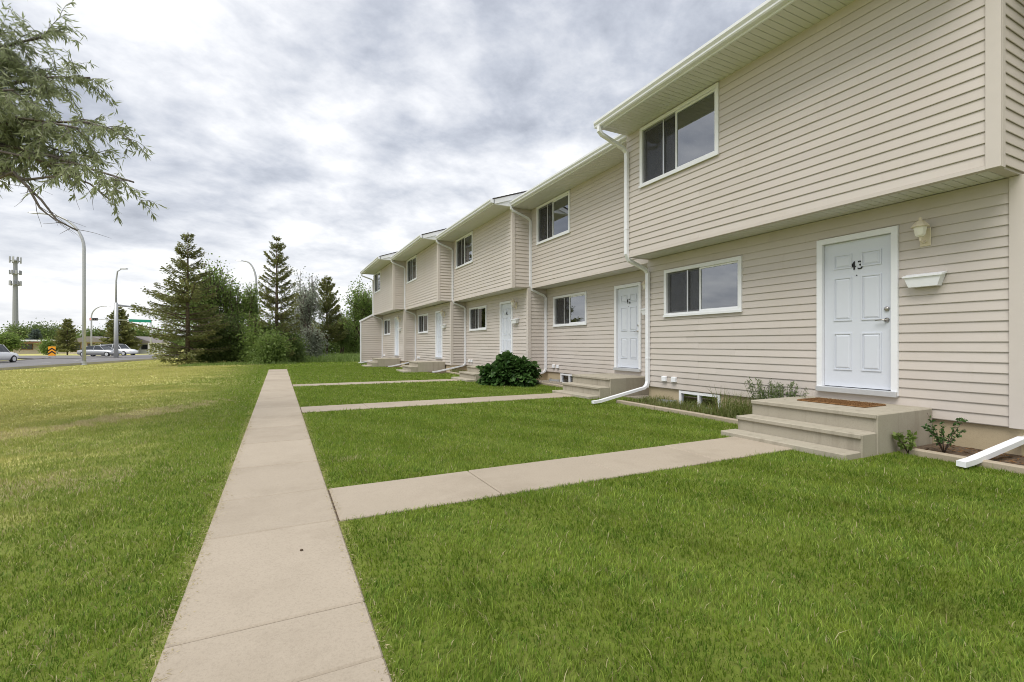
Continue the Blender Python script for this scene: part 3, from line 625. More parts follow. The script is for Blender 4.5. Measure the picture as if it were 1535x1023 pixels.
for num, X, YT in UNITS[1:]:
    steps(X, YT, SL[num])
    mb = empty('letter_box', (X - 0.024, YT - 4.87, 1.92)); mb.scale = (0.92, 0.9, 0.92); tag(mb, ML[num], 'letter box', 'letter boxes')
    m = MB(); w0, w1 = 0.205, 0.16
    m.add([(0, -w0, 0.15), (0, w0, 0.15), (-0.13, w0, 0.13), (-0.13, -w0, 0.13), (0, -w1, 0), (0, w1, 0), (-0.112, w1, 0), (-0.112, -w1, 0)], [(0, 1, 2, 3), (7, 6, 5, 4), (3, 2, 6, 7), (0, 3, 7, 4), (1, 5, 6, 2), (0, 4, 5, 1)])
    m.build('box_body', M['white'], mb)
    MB().add([(0, -0.22, 0.185), (0, 0.22, 0.185), (-0.145, 0.22, 0.148), (-0.145, -0.22, 0.148), (0, -0.22, 0.155), (0, 0.22, 0.155), (-0.145, 0.22, 0.128), (-0.145, -0.22, 0.128)], [(0, 1, 2, 3), (7, 6, 5, 4), (0, 3, 7, 4), (1, 5, 6, 2), (3, 2, 6, 7), (0, 4, 5, 1)]).build('lid', M['white'], mb)
    # garden edging on both sides of the steps
    for (ya, yb, lb) in ((YT - 0.03, YT - 3.36, 'far'), (YT - 4.98, YT - PITCH + 0.05, 'near')):
        if num != '43' and lb == 'near': continue
        ed = empty('garden_edging', (X - 0.86, (ya + yb) / 2, 0)); n = 3 if lb == 'far' else 2; ln = (ya - yb) / n
        tag(ed, {'43far': 'low concrete edging of the weedy bed under window 43', '43near': 'low concrete edging beside the two small shrubs', '42far': 'low concrete edging of the gravel bed', '41far': 'low concrete edging past the leafy bush', '40far': 'low concrete edging at the second last townhouse', '39far': 'low concrete edging by the wing wall'}[num + lb], 'edging', 'garden edgings')
        if num == '43' and lb == 'near': n, ln = 3, 0.62
        for i in range(n): 
            yy = ya - ln * (i + 0.5); o = MB().box(-0.045, 0.045, -ln / 2 + 0.006, ln / 2 - 0.006, -0.1, 0.07, 0.012).build('edging_block', M['edging'], ed, (random.uniform(-0.012, 0.012), yy - (ya + yb) / 2, 0), rz=random.uniform(-0.012, 0.012))
    sb = MB()
    for (ya, yb) in ((YT - 0.03, YT - 3.38), (YT - 4.95, YT - PITCH - 0.5)): sb.box(X - 0.81, X + 0.018, yb, ya, -0.05, 0.022)
    tag(sb.build('bed_soil', M['gravel'] if num == '42' else M['soil']), kind='structure')
dm = empty('door_mat', (6.60, 3.62, 0.447)); tag(dm, 'worn brown door mat on the landing of the steps', 'door mat')
m = MB().box(-0.24, 0.24, -0.42, 0.42, 0.0, 0.014, 0.004).build('mat_base', M['mat'], dm)
P = np.stack([rng.uniform(-0.235, 0.235, 5000), rng.uniform(-0.415, 0.415, 5000), np.full(5000, 0.013)], 1)
o = foliage('mat_pile', P, np.array([0, 0, 1.0]) + rng.normal(size=(5000, 3)) * 0.5, 0.012, 0.006, M['mat'], dm); tag(o, kind='stuff')
# half-round window well by the basement window of number 43 and 42
for (X, YT, lb) in ((7.13, 7.77, 'grey metal window well beside the weeds under window 43'), (7.95, 13.45, 'grey metal window well in the gravel bed')):
    m = MB(); n = 14; R0 = 0.2; vs = []
    for i in range(n + 1):
        t = pi * i / n; r = R0
        for (q, z) in ((r, -0.12), (r, 0.1), (r - 0.012, 0.1), (r - 0.012, -0.12)): vs.append((-q * sin(t), q * 1.25 * cos(t), z))
    fs = [(i * 4 + j, i * 4 + (j + 1) % 4, i * 4 + 4 + (j + 1) % 4, i * 4 + 4 + j) for i in range(n) for j in range(4)]
    tag(m.add(vs, fs).build('window_well', M['galv'], None, (X + 0.015, YT - 0.55, 0)), lb, 'window well', 'window wells')

# ------------------------------------------------------------------ grass
def blades(P, h, wd, seg3, lean, straw=None):
    n = len(P); a = rng.uniform(0, 2 * pi, n); S = np.stack([np.cos(a), np.sin(a), np.zeros(n)], 1); b = rng.uniform(0, 2 * pi, n)
    Dn = np.stack([np.cos(b), np.sin(b), np.zeros(n)], 1) * (rng.random(n) ** 0.8 * 1.0)[:, None] + lean; h = h[:, None]; wd = wd[:, None]; up = np.array([0, 0, 1.0])
    r = rng.random(n); st = (rng.random(n) < 0.03).astype(float) if straw is None else straw
    if seg3:
        m = P + up * h * 0.62 + Dn * h * 0.30; t = P + up * h * 0.95 + Dn * h * 0.95
        V = np.stack([P - S * wd / 2, P + S * wd / 2, m + S * wd * 0.42, m - S * wd * 0.42, t], 1).reshape(-1, 3); k = np.arange(n)[:, None] * 5
        T = np.concatenate([k + np.array([[0, 1, 2]]), k + np.array([[0, 2, 3]]), k + np.array([[3, 2, 4]])]); return V, T, np.repeat(r, 5), np.repeat(st, 5)
    t = P + up * h + Dn * h * 0.8; V = np.stack([P - S * wd / 2, P + S * wd / 2, t], 1).reshape(-1, 3); k = np.arange(n)[:, None] * 3
    return V, k + np.array([[0, 1, 2]]), np.repeat(r, 3), np.repeat(st, 3)
def lawn_mask(x, y):
    ok = (x < SX0 - 0.005) | (x > SX1 + 0.005) | (y > js[-1])
    for num, X, YT in UNITS[1:]:
        yc = YT - 3.96
        if YT < 20: ok &= ~((x > SX1 - 0.01) & (x < X) & (y > yc - 0.40) & (y < yc + 0.395))
        ok &= ~((y > YT - PITCH) & (y <= YT) & (x > X - 0.90)); ok &= ~((np.abs(y - (YT - 4.165)) < 0.8) & (x > X - 1.85))
    ok &= ~((y <= 2.09) & (x > 6.22)); ok &= ~((y > 30.4) & (x > 4.5))
    edge = np.interp(y, [p[1] for p in NE], [p[0] for p in NE]); ok &= x > edge + 0.12
    return ok
def make_grass():
    ct, sn = cos(YAW), sin(YAW); VV, TT, RR, SS = [], [], [], []; off = 0
    bands = [(0.7, 2.4, 11500, 0.032, 0.0036, True), (2.4, 4.5, 7000, 0.032, 0.0045, True), (4.5, 8, 5200, 0.032, 0.0066, False), (8, 14, 2100, 0.033, 0.011, False), (14, 26, 560, 0.04, 0.022, False), (26, 44, 120, 0.05, 0.042, False)]
    for (d0, d1, den, h, wd, s3) in bands:
        lo_, hi = -1.28 * d1 - 1.0, 1.22 * d1 + 0.6; n = int((hi - lo_) * (d1 - d0) * den); d = rng.uniform(d0, d1, n); l = rng.uniform(lo_, hi, n)
        k = (l > -1.28 * d - 1.0) & (l < 1.22 * d + 0.6); d, l = d[k], l[k]; x = d * sn + l * ct; y = d * ct - l * sn
        k = lawn_mask(x, y); x, y = x[k], y[k]
        # clumpy growth
        c = np.sin(x * 5.1 + 1.3 * np.sin(y * 3.3)) * np.sin(y * 4.7 + 1.7 * np.sin(x * 2.9)) + 0.6 * np.sin(x * 13 + y * 7) * np.sin(y * 11 - x * 5)
        left = x < SX0; keep = rng.random(len(x)) < np.where(left, 0.80, 0.92) + 0.14 * c; x, y, c, left = x[keep], y[keep], c[keep], left[keep]
        P = np.stack([x, y, zt(x, y) - 0.002], 1); hh = h * (0.55 + 0.75 * rng.random(len(x))) * (1 + 0.16 * c)
        tall = rng.random(len(x)) < 0.035 + 0.05 * np.clip(c, 0, 1); hh = np.where(tall, hh * 1.75, hh); near_edge = (np.abs(x - SX0) < 0.06) | (np.abs(x - SX1) < 0.06); hh = np.where(near_edge, hh * 0.9, hh)
        stripe = np.sign(np.sin((x * 0.85 + y * 0.52) * pi / 0.55)); lean = np.stack([0.24 * stripe, 0.13 * stripe, np.zeros(len(x))], 1) * (x > SX1)[:, None]
        lean[:, 2] -= np.where(left, 0.1, 0)
        V, T, r, s = blades(P, hh, wd * (0.7 + 0.6 * rng.random(len(x))), s3, lean, (rng.random(len(x)) < worn_amount(x, y)).astype(float)); VV.append(V); TT.append(T + off); RR.append(r); SS.append(s); off += len(V)
    o = np_obj('lawn_grass', np.concatenate(VV), np.concatenate(TT), M['grass'], None, np.concatenate(RR), np.concatenate(SS))
    tag(o, 'short mown lawn grass on both sides of the path', 'grass', kind='stuff'); print('grass tris', len(o.data.polygons))
make_grass()
def scatter_bits():
    n = 4200; side = rng.random(n) < 0.62; y = rng.uniform(1.2, 9, n); x = np.where(side, SX0 + rng.normal(0.0, 0.03, n), SX1 + rng.normal(0.005, 0.022, n))
    P = np.stack([x, y, np.full(n, 0.021)], 1); D = rng.normal(size=(n, 3)) * np.array([1, 1, 0.12]); V, T = leaves(P, D, rng.uniform(0.006, 0.028, n), rng.uniform(0.0015, 0.004, n))
    V[:, 2] = np.clip(V[:, 2], 0.0195, 0.045)
    tag(np_obj('dry_clippings', V, T, M['grass'], None, np.repeat(rng.random(n), 4), np.ones(n * 4)), 'pale dry grass clippings along the path edges', 'clippings', kind='stuff')
scatter_bits()
def patch(name, x0, x1, y0, y1, n, h, wd, mat, label, cat, keep=None):
    x = rng.uniform(x0, x1, n); y = rng.uniform(y0, y1, n)
    if keep is not None: k = keep(x, y); x, y = x[k], y[k]
    hh = h * (0.4 + 0.9 * rng.random(len(x))) * (0.75 + 0.5 * np.sin(x * 4.1 + y * 2.3) * np.sin(y * 3.7)); hh = np.maximum(hh, 0.03)
    V, T, r, s = blades(np.stack([x, y, zt(x, y) + 0.01], 1), hh, wd * (0.6 + 0.8 * rng.random(len(x))), True, np.zeros((len(x), 3)), np.zeros(len(x)))
    tag(np_obj(name, V, T, mat, None, r, s), label, cat, kind='stuff')
patch('weeds', 6.34, 7.12, 4.45, 7.70, 4200, 0.14, 0.007, M['weed'], 'weedy grass in the bed under window 43', 'weeds')
patch('weeds', 6.40, 7.05, 4.42, 5.6, 3200, 0.40, 0.008, M['weed'], 'tall feathery weeds beside the steps of 43', 'weeds', lambda x, y: rng.random(len(x)) < ss(5.9, 4.5, y))
patch('weeds', 6.45, 7.2, 16.3, 19.0, 1500, 0.16, 0.014, M['weed'], 'low weeds past the leafy bush', 'weeds')
patch('weeds', 5.8, 6.5, 20.6, 24.6, 1500, 0.22, 0.02, M['weed'], 'low weeds at the second last townhouse', 'weeds')
patch('tall_grass', 0.2, 7.5, 33.5, 46, 9000, 0.42, 0.04, M['maple'], 'tall uncut green grass beyond the end of the row', 'grass')
patch('tall_grass', -5, 1.0, 31.2, 33.5, 3000, 0.16, 0.03, M['maple'], 'long grass at the foot of the trees', 'grass')
# loose stones of the gravel bed
m = MB()
for i in range(420):
    x, y, r = random.uniform(7.12, 7.92), random.uniform(10.2, 13.3), random.uniform(0.014, 0.034)
    m.lathe([(r * 0.5, -r * 0.4), (r, 0), (r * 0.55, r * 0.5)], (x, y, 0.03), 5)
tag(m.build('gravel', M['gravel']), 'loose grey gravel in the bed left of steps 42', 'gravel', kind='stuff')

# ------------------------------------------------------------------ plants and trees
def branchy(root, pts, mat, name='trunk'):
    m = MB()
    for p, r in pts: m.tube(p, r, 7 if max(r) > 0.04 else 5)
    return m.build(name, mat, root, smooth=True)
def spruce(px, d, H, R, label, mat='spruce', n_wh=30, dens=1.0, seed=1, lop=None, leaf=0.17, start=0.05, up=0.0, cat='spruce', gap=0.2):
    global rng
    rng = np.random.default_rng(seed); rd = random.Random(seed); x, y = loc(px, d); t = empty('spruce_tree', (x, y, ztf(x, y) - 0.03)); tag(t, label, 'tree', 'evergreen trees')
    tubes = [([(0, 0, 0), (rd.uniform(-.05, .05), rd.uniform(-.05, .05), H * 0.5), (0, 0, H)], [H * 0.018, H * 0.011, 0.012])]; P = []; D = []; Lb = []
    for i in range(n_wh):
        f = start + (1 - start) * (i + rd.uniform(-0.3, 0.3)) / n_wh; f = min(max(f, 0.02), 0.985); z = H * f; rad = R * (1 - f) ** 0.85 * (0.55 + 0.45 * min(1, f / 0.16)) + 0.10
        k = rd.randint(5, 8) if f < 0.85 else 5
        for j in range(k):
            if rd.random() < gap: continue
            a = 2 * pi * j / k + rd.uniform(-0.5, 0.5) + i * 1.3; ln = rad * rd.uniform(0.62, 1.15)
            if lop: ln *= 1 + lop[0] * max(0, cos(a - lop[1])) * (1 - abs(f - lop[2]) / lop[3] if abs(f - lop[2]) < lop[3] else 0)
            el = -0.24 + 0.85 * f ** 1.3 + up + rd.gauss(0, 0.09); pts = []
            for s_ in range(6):
                u = s_ / 5; pts.append((cos(a) * ln * u, sin(a) * ln * u, z + ln * (el * u + 0.22 * u * u)))
            tubes.append((pts, [0.018 + 0.012 * ln * (1 - s_ / 5) for s_ in range(6)])); q = np.array(pts)
            nl = int((5 + 72 * ln) * dens)
            u = rng.random(nl) ** 0.75; u = np.clip(0.10 + 0.9 * u, 0, 1); base = np.stack([np.interp(u, np.linspace(0, 1, 6), q[:, c]) for c in range(3)], 1)
            tan = np.array([cos(a), sin(a), el + 0.2]); side = np.array([-sin(a), cos(a), 0.0]); sp = (0.05 + 0.26 * ln * (1 - 0.75 * u))
            o_ = rng.normal(0, 1, (nl, 1)) * sp[:, None] * 0.55; base = base + side * o_ + np.array([0, 0, -1.0]) * (rng.normal(0.04, 0.065, (nl, 1)) * (0.6 + 0.4 * min(ln, 1.6)) + 0.18 * np.abs(o_))
            P.append(base); D.append(tan * 0.7 + side * np.sign(o_) * 0.65 + rng.normal(0, 0.28, (nl, 3)) + np.array([0, 0, -0.22]))
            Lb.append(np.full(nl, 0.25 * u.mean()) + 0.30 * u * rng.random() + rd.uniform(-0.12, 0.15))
    P = np.concatenate(P); D = np.concatenate(D); branchy(t, tubes, M['bark']); n = len(P)
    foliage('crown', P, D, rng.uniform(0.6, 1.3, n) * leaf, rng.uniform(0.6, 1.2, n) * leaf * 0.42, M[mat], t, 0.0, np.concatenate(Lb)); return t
def grow(rd, p, d, ln, r, lev, maxlev, tubes, tips, spread, up, nkids):
    pts = [Vector(p)]; dd = Vector(d).normalized(); k = 4
    for i in range(k):
        dd = (dd + Vector((rd.gauss(0, .13), rd.gauss(0, .13), rd.gauss(0, .08) + up * 0.12))).normalized(); pts.append(pts[-1] + dd * (ln / k))
    tubes.append(([tuple(q) for q in pts], [r * (1 - 0.42 * i / k) for i in range(k + 1)]))
    if lev >= maxlev - 1: tips.append((pts, lev))
    if lev == maxlev: return
    for i in range(nkids[min(lev, len(nkids) - 1)]):
        u = rd.uniform(0.35, 1.0) if i else 1.0; j = min(int(u * k), k - 1); q = pts[j].lerp(pts[j + 1], u * k - j)
        ax = dd.cross(Vector((rd.gauss(0, 1), rd.gauss(0, 1), rd.gauss(0, 1)))).normalized(); nd = Matrix.Rotation(rd.uniform(0.4, 1.0) * spread, 3, ax) @ dd
        grow(rd, q, nd, ln * rd.uniform(0.55, 0.8), r * 0.55, lev + 1, maxlev, tubes, tips, spread, up, nkids)
def broadleaf(px, d, H, W, label, mat='maple', seed=1, nleaf=9000, leaf=0.13, name='broadleaf_tree', bark='bark', stems=1, trunk=0.22, levels=3, kids=(6, 5, 4), spread=0.9, up=0.5, clump=0.2, group='leafy trees beyond the row', cat='tree', pos=None):
    global rng
    rng = np.random.default_rng(seed); rd = random.Random(seed); x, y = pos if pos else loc(px, d); t = empty(name, (x, y, ztf(x, y) - 0.03)); tag(t, label, cat, group); tubes = []; tips = []
    for s_ in range(stems):
        a = rd.uniform(0, 2 * pi); b = (0.12 if stems > 1 else 0.0) * rd.random(); lead = Vector((cos(a) * b * 2.2, sin(a) * b * 2.2, 1))
        grow(rd, (cos(a) * b, sin(a) * b, 0), lead, H * 0.52, H * 0.016 + 0.015, 0, levels, tubes, tips, spread, up, kids)
    allp = np.array([tuple(q) for tb in tubes for q in tb[0]]); zmax = allp[:, 2].max(); wm_ = np.percentile(np.abs(allp[:, :2]), 98); sx = (W / 2 - clump) / max(wm_, 0.1); sz = (H - clump * 0.6) / zmax
    S = np.array([sx, sx, sz]); tubes = [([tuple(np.array(q) * S) for q in p], r) for p, r in tubes]; branchy(t, tubes, M[bark])
    P = []; D = []; Lb = []; per = max(3, nleaf // max(1, len(tips)))
    for pts, lev in tips:
        q = np.array([tuple(p) for p in pts]) * S
        if q[:, 2].mean() < H * trunk: continue
        u = rng.random(per) ** 0.7; base = np.stack([np.interp(u, np.linspace(0, 1, len(q)), q[:, c]) for c in range(3)], 1); c_ = rng.normal(0, clump, (per, 3)) * (0.5 + 0.5 * u[:, None])
        P.append(base + c_); D.append(c_ * 2 + rng.normal(0, 0.5, (per, 3))); Lb.append(np.full(per, rd.uniform(0, 0.4)))
    P = np.concatenate(P); D = np.concatenate(D); n = len(P)
    if trunk == 0: P[:, 2] *= np.where(rng.random(n) < 0.6, rng.uniform(0.12, 1.0, n), 1.0)
    P[:, 2] = np.maximum(P[:, 2], 0.08)
    foliage('crown', P, D, rng.uniform(0.7, 1.3, n) * leaf, rng.uniform(0.7, 1.2, n) * leaf * 0.62, M[mat], t, 0.3, np.concatenate(Lb)); return t

spruce(282, 28.5, 8.1, 2.45, 'tall olive green spruce with long ragged boughs over the lawn', seed=4, n_wh=23, lop=(0.62, pi * 0.9, 0.40, 0.27), dens=1.6, gap=0.30, leaf=0.15)
spruce(415, 30.5, 8.2, 2.0, 'dense dark green spruce in line with the path', seed=9, n_wh=23, dens=1.8, mat='spruce', leaf=0.15, up=0.22, gap=0.26)
broadleaf(322, 32.5, 7.3, 4.6, 'leafy green maple close behind the ragged spruce', seed=11, nleaf=8000, leaf=0.17, stems=3, trunk=0.12, clump=0.30)
broadleaf(365, 33, 6.1, 2.3, 'slim upright green poplar between the two tall spruces', seed=5, nleaf=4200, leaf=0.16, spread=0.55, up=0.9, trunk=0.1, stems=2, clump=0.18)
for i, (px, d, H, W, sd_, lb) in enumerate([(318, 31, 2.9, 2.6, 21, 'dark bush at the foot of the ragged spruce'), (350, 31.3, 3.6, 2.7, 22, 'tall green bush below the slim poplar'), (385, 30.2, 3.5, 2.5, 23, 'green bush under the left boughs of the dense dark spruce'), (408, 29.0, 2.2, 1.9, 24, 'low pale green bush before the dense dark spruce'), (436, 31.0, 2.0, 1.9, 25, 'low dark bush right of the dense dark spruce')]):
    broadleaf(px, d, H, W, lb, 'maple' if i in (2, 3) else 'dark', seed=sd_, nleaf=8500, leaf=0.15, name='bush', stems=5, trunk=0.0, levels=2, kids=(6, 5), spread=1.1, clump=0.22, group='bushes under the trees', cat='bush')
broadleaf(466, 40, 7.8, 4.4, 'pale silvery tree with airy crown behind the dark spruce', 'silver', seed=31, nleaf=4600, leaf=0.16, stems=2, trunk=0.25, bark='greybark', clump=0.25)
broadleaf(466, 35, 2.9, 2.3, 'silver grey shrub in front of the airy silvery tree', 'silver', seed=32, nleaf=3800, leaf=0.14, name='bush', stems=4, trunk=0, levels=2, kids=(6, 5), clump=0.2, group='bushes under the trees', cat='bush')
spruce(490, 44, 7.6, 2.4, 'pine with upswept boughs behind the tall grass', seed=33, n_wh=16, dens=1.3, leaf=0.24, up=0.45, gap=0.25, start=0.2)
broadleaf(548, 41, 6.6, 4.6, 'bright green tree rising behind the wing wall', seed=34, nleaf=8000, leaf=0.17, stems=2, trunk=0.15, clump=0.26)
broadleaf(512, 47, 4.4, 3.6, 'low dark tree between the pine and the bright green one', 'dark', seed=35, nleaf=5000, leaf=0.19, stems=3, trunk=0.05, clump=0.3)
broadleaf(447, 47, 4.4, 4.0, 'dark low tree seen past the dense spruce', 'dark', seed=36, nleaf=5000, leaf=0.19, stems=3, trunk=0.05, clump=0.3)
broadleaf(590, 52, 7.5, 5.5, 'tree standing behind the end townhouse', 'maple', seed=37, nleaf=5000, leaf=0.2, stems=2, trunk=0.1, clump=0.3)
broadleaf(470, 50, 4.0, 4.2, 'green thicket tree behind the silver grey shrub', 'maple', seed=38, nleaf=6000, leaf=0.2, stems=4, trunk=0.0, clump=0.34)
broadleaf(530, 49, 4.6, 4.4, 'green thicket tree left of the wing wall', 'maple', seed=39, nleaf=6500, leaf=0.2, stems=4, trunk=0.0, clump=0.34)
broadleaf(500, 54, 4.2, 4.6, 'dark thicket tree behind the stem of the pine', 'dark', seed=40, nleaf=6000, leaf=0.2, stems=4, trunk=0.0, clump=0.36)
# across the road
broadleaf(63, 130, 8.6, 15, 'wide rounded tree behind the flat roofed building', 'dark', seed=41, nleaf=7000, leaf=0.5, stems=3, trunk=0.1, clump=0.7, group='trees across the road')
broadleaf(6, 92, 4.4, 5.0, 'light green tree standing before the cell tower', 'maple', seed=42, nleaf=5000, leaf=0.4, stems=3, trunk=0.1, clump=0.5, group='trees across the road')
broadleaf(72, 84, 3.0, 2.6, 'small green tree before the flat roofed building', 'maple', seed=46, nleaf=2400, leaf=0.3, stems=2, trunk=0.1, clump=0.35, group='trees across the road')
spruce(53, 122, 5.9, 2.6, 'small blue spruce in front of the rounded tree', 'blue', seed=43, n_wh=16, dens=0.8, leaf=0.45, gap=0.05)
spruce(101, 80, 6.2, 2.3, 'dark spruce with bare stem before the flat roofed building', seed=44, n_wh=20, dens=0.7, leaf=0.32, gap=0.08, start=0.14)
spruce(178, 92, 9.2, 4.0, 'broad dark spruce behind the traffic signal pole', seed=45, n_wh=24, dens=0.7, leaf=0.42, gap=0.03)
broadleaf(152, 125, 6.6, 8.0, 'dark tree left of the broad spruce by the signals', 'dark', seed=47, nleaf=5000, leaf=0.42, stems=3, trunk=0.05, clump=0.6, group='trees across the road')
broadleaf(212, 105, 6.2, 8.0, 'green tree right of the broad spruce by the signals', 'maple', seed=48, nleaf=5000, leaf=0.42, stems=3, trunk=0.05, clump=0.6, group='trees across the road')
broadleaf(36, 132, 6.4, 9.0, 'green tree by the foot of the cell tower', 'maple', seed=49, nleaf=4000, leaf=0.5, stems=3, trunk=0.05, clump=0.7, group='trees across the road')
def far_wood():
    P = []; R = np.random.default_rng(3)
    for i in range(60):
        px = -120 + i * 13.5 + R.uniform(-5, 5); d = R.uniform(150, 185); x, y = loc(px, d); H = R.uniform(3.6, 7.0); W = R.uniform(3, 5.5); n = 480
        v = unit(R.normal(size=(n, 3))) * (R.random((n, 1)) ** 0.4) * (1 + 0.25 * R.normal(size=(n, 1))); P.append(np.array([x, y, ztf(x, y) + H * 0.45]) + v * np.array([W, W, H * 0.5]))
    P = np.concatenate(P); o = foliage('far_trees', P, rng.normal(size=P.shape), 0.8, 0.6, M['dark'], None); tag(o, 'far-off line of dark trees along the horizon', 'trees', kind='stuff')
far_wood()

def big_bush():
    global rng
    rng = np.random.default_rng(77); t = empty('leafy_bush', (6.26, 12.78, 0)); tag(t, 'big round dark green bush with broad leaves in front of the row', 'bush'); n = 2300
    v = unit(rng.normal(size=(n, 3))); v[:, 2] = np.abs(v[:, 2]); lump = 1 + 0.13 * np.sin(v[:, 0] * 6 + 1) * np.sin(v[:, 1] * 5) + 0.10 * np.sin(v[:, 2] * 9 + v[:, 0] * 4)
    P = v * np.array([0.80, 0.92, 0.78]) * (lump * rng.uniform(0.72, 1.0, n))[:, None] + np.array([0, 0, 0.02]); D = v + rng.normal(0, 0.45, (n, 3)) + np.array([0, 0, -0.35])
    V = []; T = []; L_ = rng.uniform(0.12, 0.22, n); W_ = L_ * rng.uniform(0.65, 0.85, n); D = unit(D); S = unit(np.cross(D, np.array([0, 0, 1.0]) + rng.normal(0, .3, (n, 3)))); U = np.cross(S, D)
    prof = [(0, 0, 0), (0.22, 0.42, 0.04), (0.55, 0.5, 0.03), (0.82, 0.28, -0.05), (1.0, 0, -0.16)]
    rows = []
    for (u, ww_, dz) in prof:
        c = P + D * (L_ * u)[:, None] + U * (L_ * dz)[:, None]; rows += [c - S * (W_ * ww_)[:, None] + U * (W_ * ww_ * 0.3)[:, None], c, c + S * (W_ * ww_)[:, None] + U * (W_ * ww_ * 0.3)[:, None]]
    V = np.stack(rows, 1).reshape(-1, 3); k = np.arange(n)[:, None] * 15; T = []
    for r in range(4):
        for c in (0, 1): T += [k + np.array([[r * 3 + c, r * 3 + c + 1, r * 3 + c + 4]]), k + np.array([[r * 3 + c, r * 3 + c + 4, r * 3 + c + 3]])]
    V[:, 2] = np.maximum(V[:, 2], 0.015)
    np_obj('crown', V, np.concatenate(T), M['bush'], t, np.repeat(rng.random(n), 15))
    tb = [([(0, 0, 0), (v_[0] * 0.3, v_[1] * 0.35, 0.35), (v_[0] * 0.6, v_[1] * 0.8, 0.2 + 0.45 * v_[2])], [0.016, 0.012, 0.006]) for v_ in v[:46]]; branchy(t, tb, M['maple'], 'stems')
big_bush()
def little_shrub(x, y, H, W, n, mat, leaf, label, seed, name='shrub', leaning=0.0, nst=6):
    global rng
    rng = np.random.default_rng(seed); rd = random.Random(seed); t = empty(name, (x, y, 0.015)); tag(t, label, 'shrub'); tb = []; P = []; D = []
    for i in range(nst):
        a = rd.uniform(0, 2 * pi); e_ = Vector((cos(a) * W / 2, sin(a) * W / 2, H * rd.uniform(0.6, 1.05))); pts = [(0, 0, 0), tuple(e_ * 0.4 + Vector((0, 0, 0.1 * H))), tuple(e_)]; tb.append((pts, [0.005, 0.004, 0.002])); q = np.array(pts); m_ = n // nst
        u = 0.25 + 0.75 * rng.random(m_); b = np.stack([np.interp(u, [0, 0.4, 1], q[:, c]) for c in range(3)], 1); P.append(b); D.append(rng.normal(0, 1, (m_, 3)) + np.array([0, 0, 0.3]))
    branchy(t, tb, M['bark'], 'stems'); P = np.concatenate(P); foliage('leaves', P, np.concatenate(D), rng.uniform(0.7, 1.2, len(P)) * leaf, leaf * 0.6, M[mat], t)
little_shrub(6.21, 2.70, 0.24, 0.22, 90, 'maple', 0.07, 'small bright green shrub at the corner of the steps', 3)
little_shrub(6.55, 2.52, 0.42, 0.34, 190, 'bush', 0.042, 'thin dark twiggy rose shrub in the bare bed', 4, nst=9)
def herb():
    global rng
    rng = np.random.default_rng(5); t = empty('flowering_herb', (6.78, 4.62, 0.02)); tag(t, 'bushy herb with grey mauve flower heads behind the steps', 'plant'); P = []; D = []; tb = []
    for i in range(85):
        a = rng.uniform(0, 2 * pi); r = rng.random() ** 0.6; e_ = np.array([cos(a) * r * 0.26, sin(a) * r * 0.52, 0.44 + 0.22 * rng.random()]); tb.append(([(e_[0] * 0.5, e_[1] * 0.5, 0), tuple(e_ * np.array([.8, .8, .6])), tuple(e_)], [0.004, 0.003, 0.002]))
        u = rng.random((26, 1)); P.append(e_ * np.array([0.5, 0.5, 0]) * (1 - u) + e_ * u + rng.normal(0, 0.012, (26, 3))); D.append(rng.normal(0, 1, (26, 3)) + np.array([0, 0, 0.6]))
    branchy(t, tb, M['weed'], 'stems'); P = np.concatenate(P); foliage('leaves', P, np.concatenate(D), 0.05, 0.016, M['herb'], t)
herb()
# twigs and dead leaves on the bare soil of number 43
n = 260; P = np.stack([rng.uniform(6.3, 7.1, n), rng.uniform(1.7, 2.75, n), np.full(n, 0.026)], 1); V, T = leaves(P, rng.normal(size=(n, 3)) * np.array([1, 1, .1]), rng.uniform(0.02, 0.09, n), rng.uniform(0.004, 0.02, n)); V[:, 2] = np.clip(V[:, 2], 0.024, 0.06)
tag(np_obj('dead_leaves', V, T, M['mat'], None), 'dead leaves and twigs on the bare soil', 'leaf litter', kind='stuff')

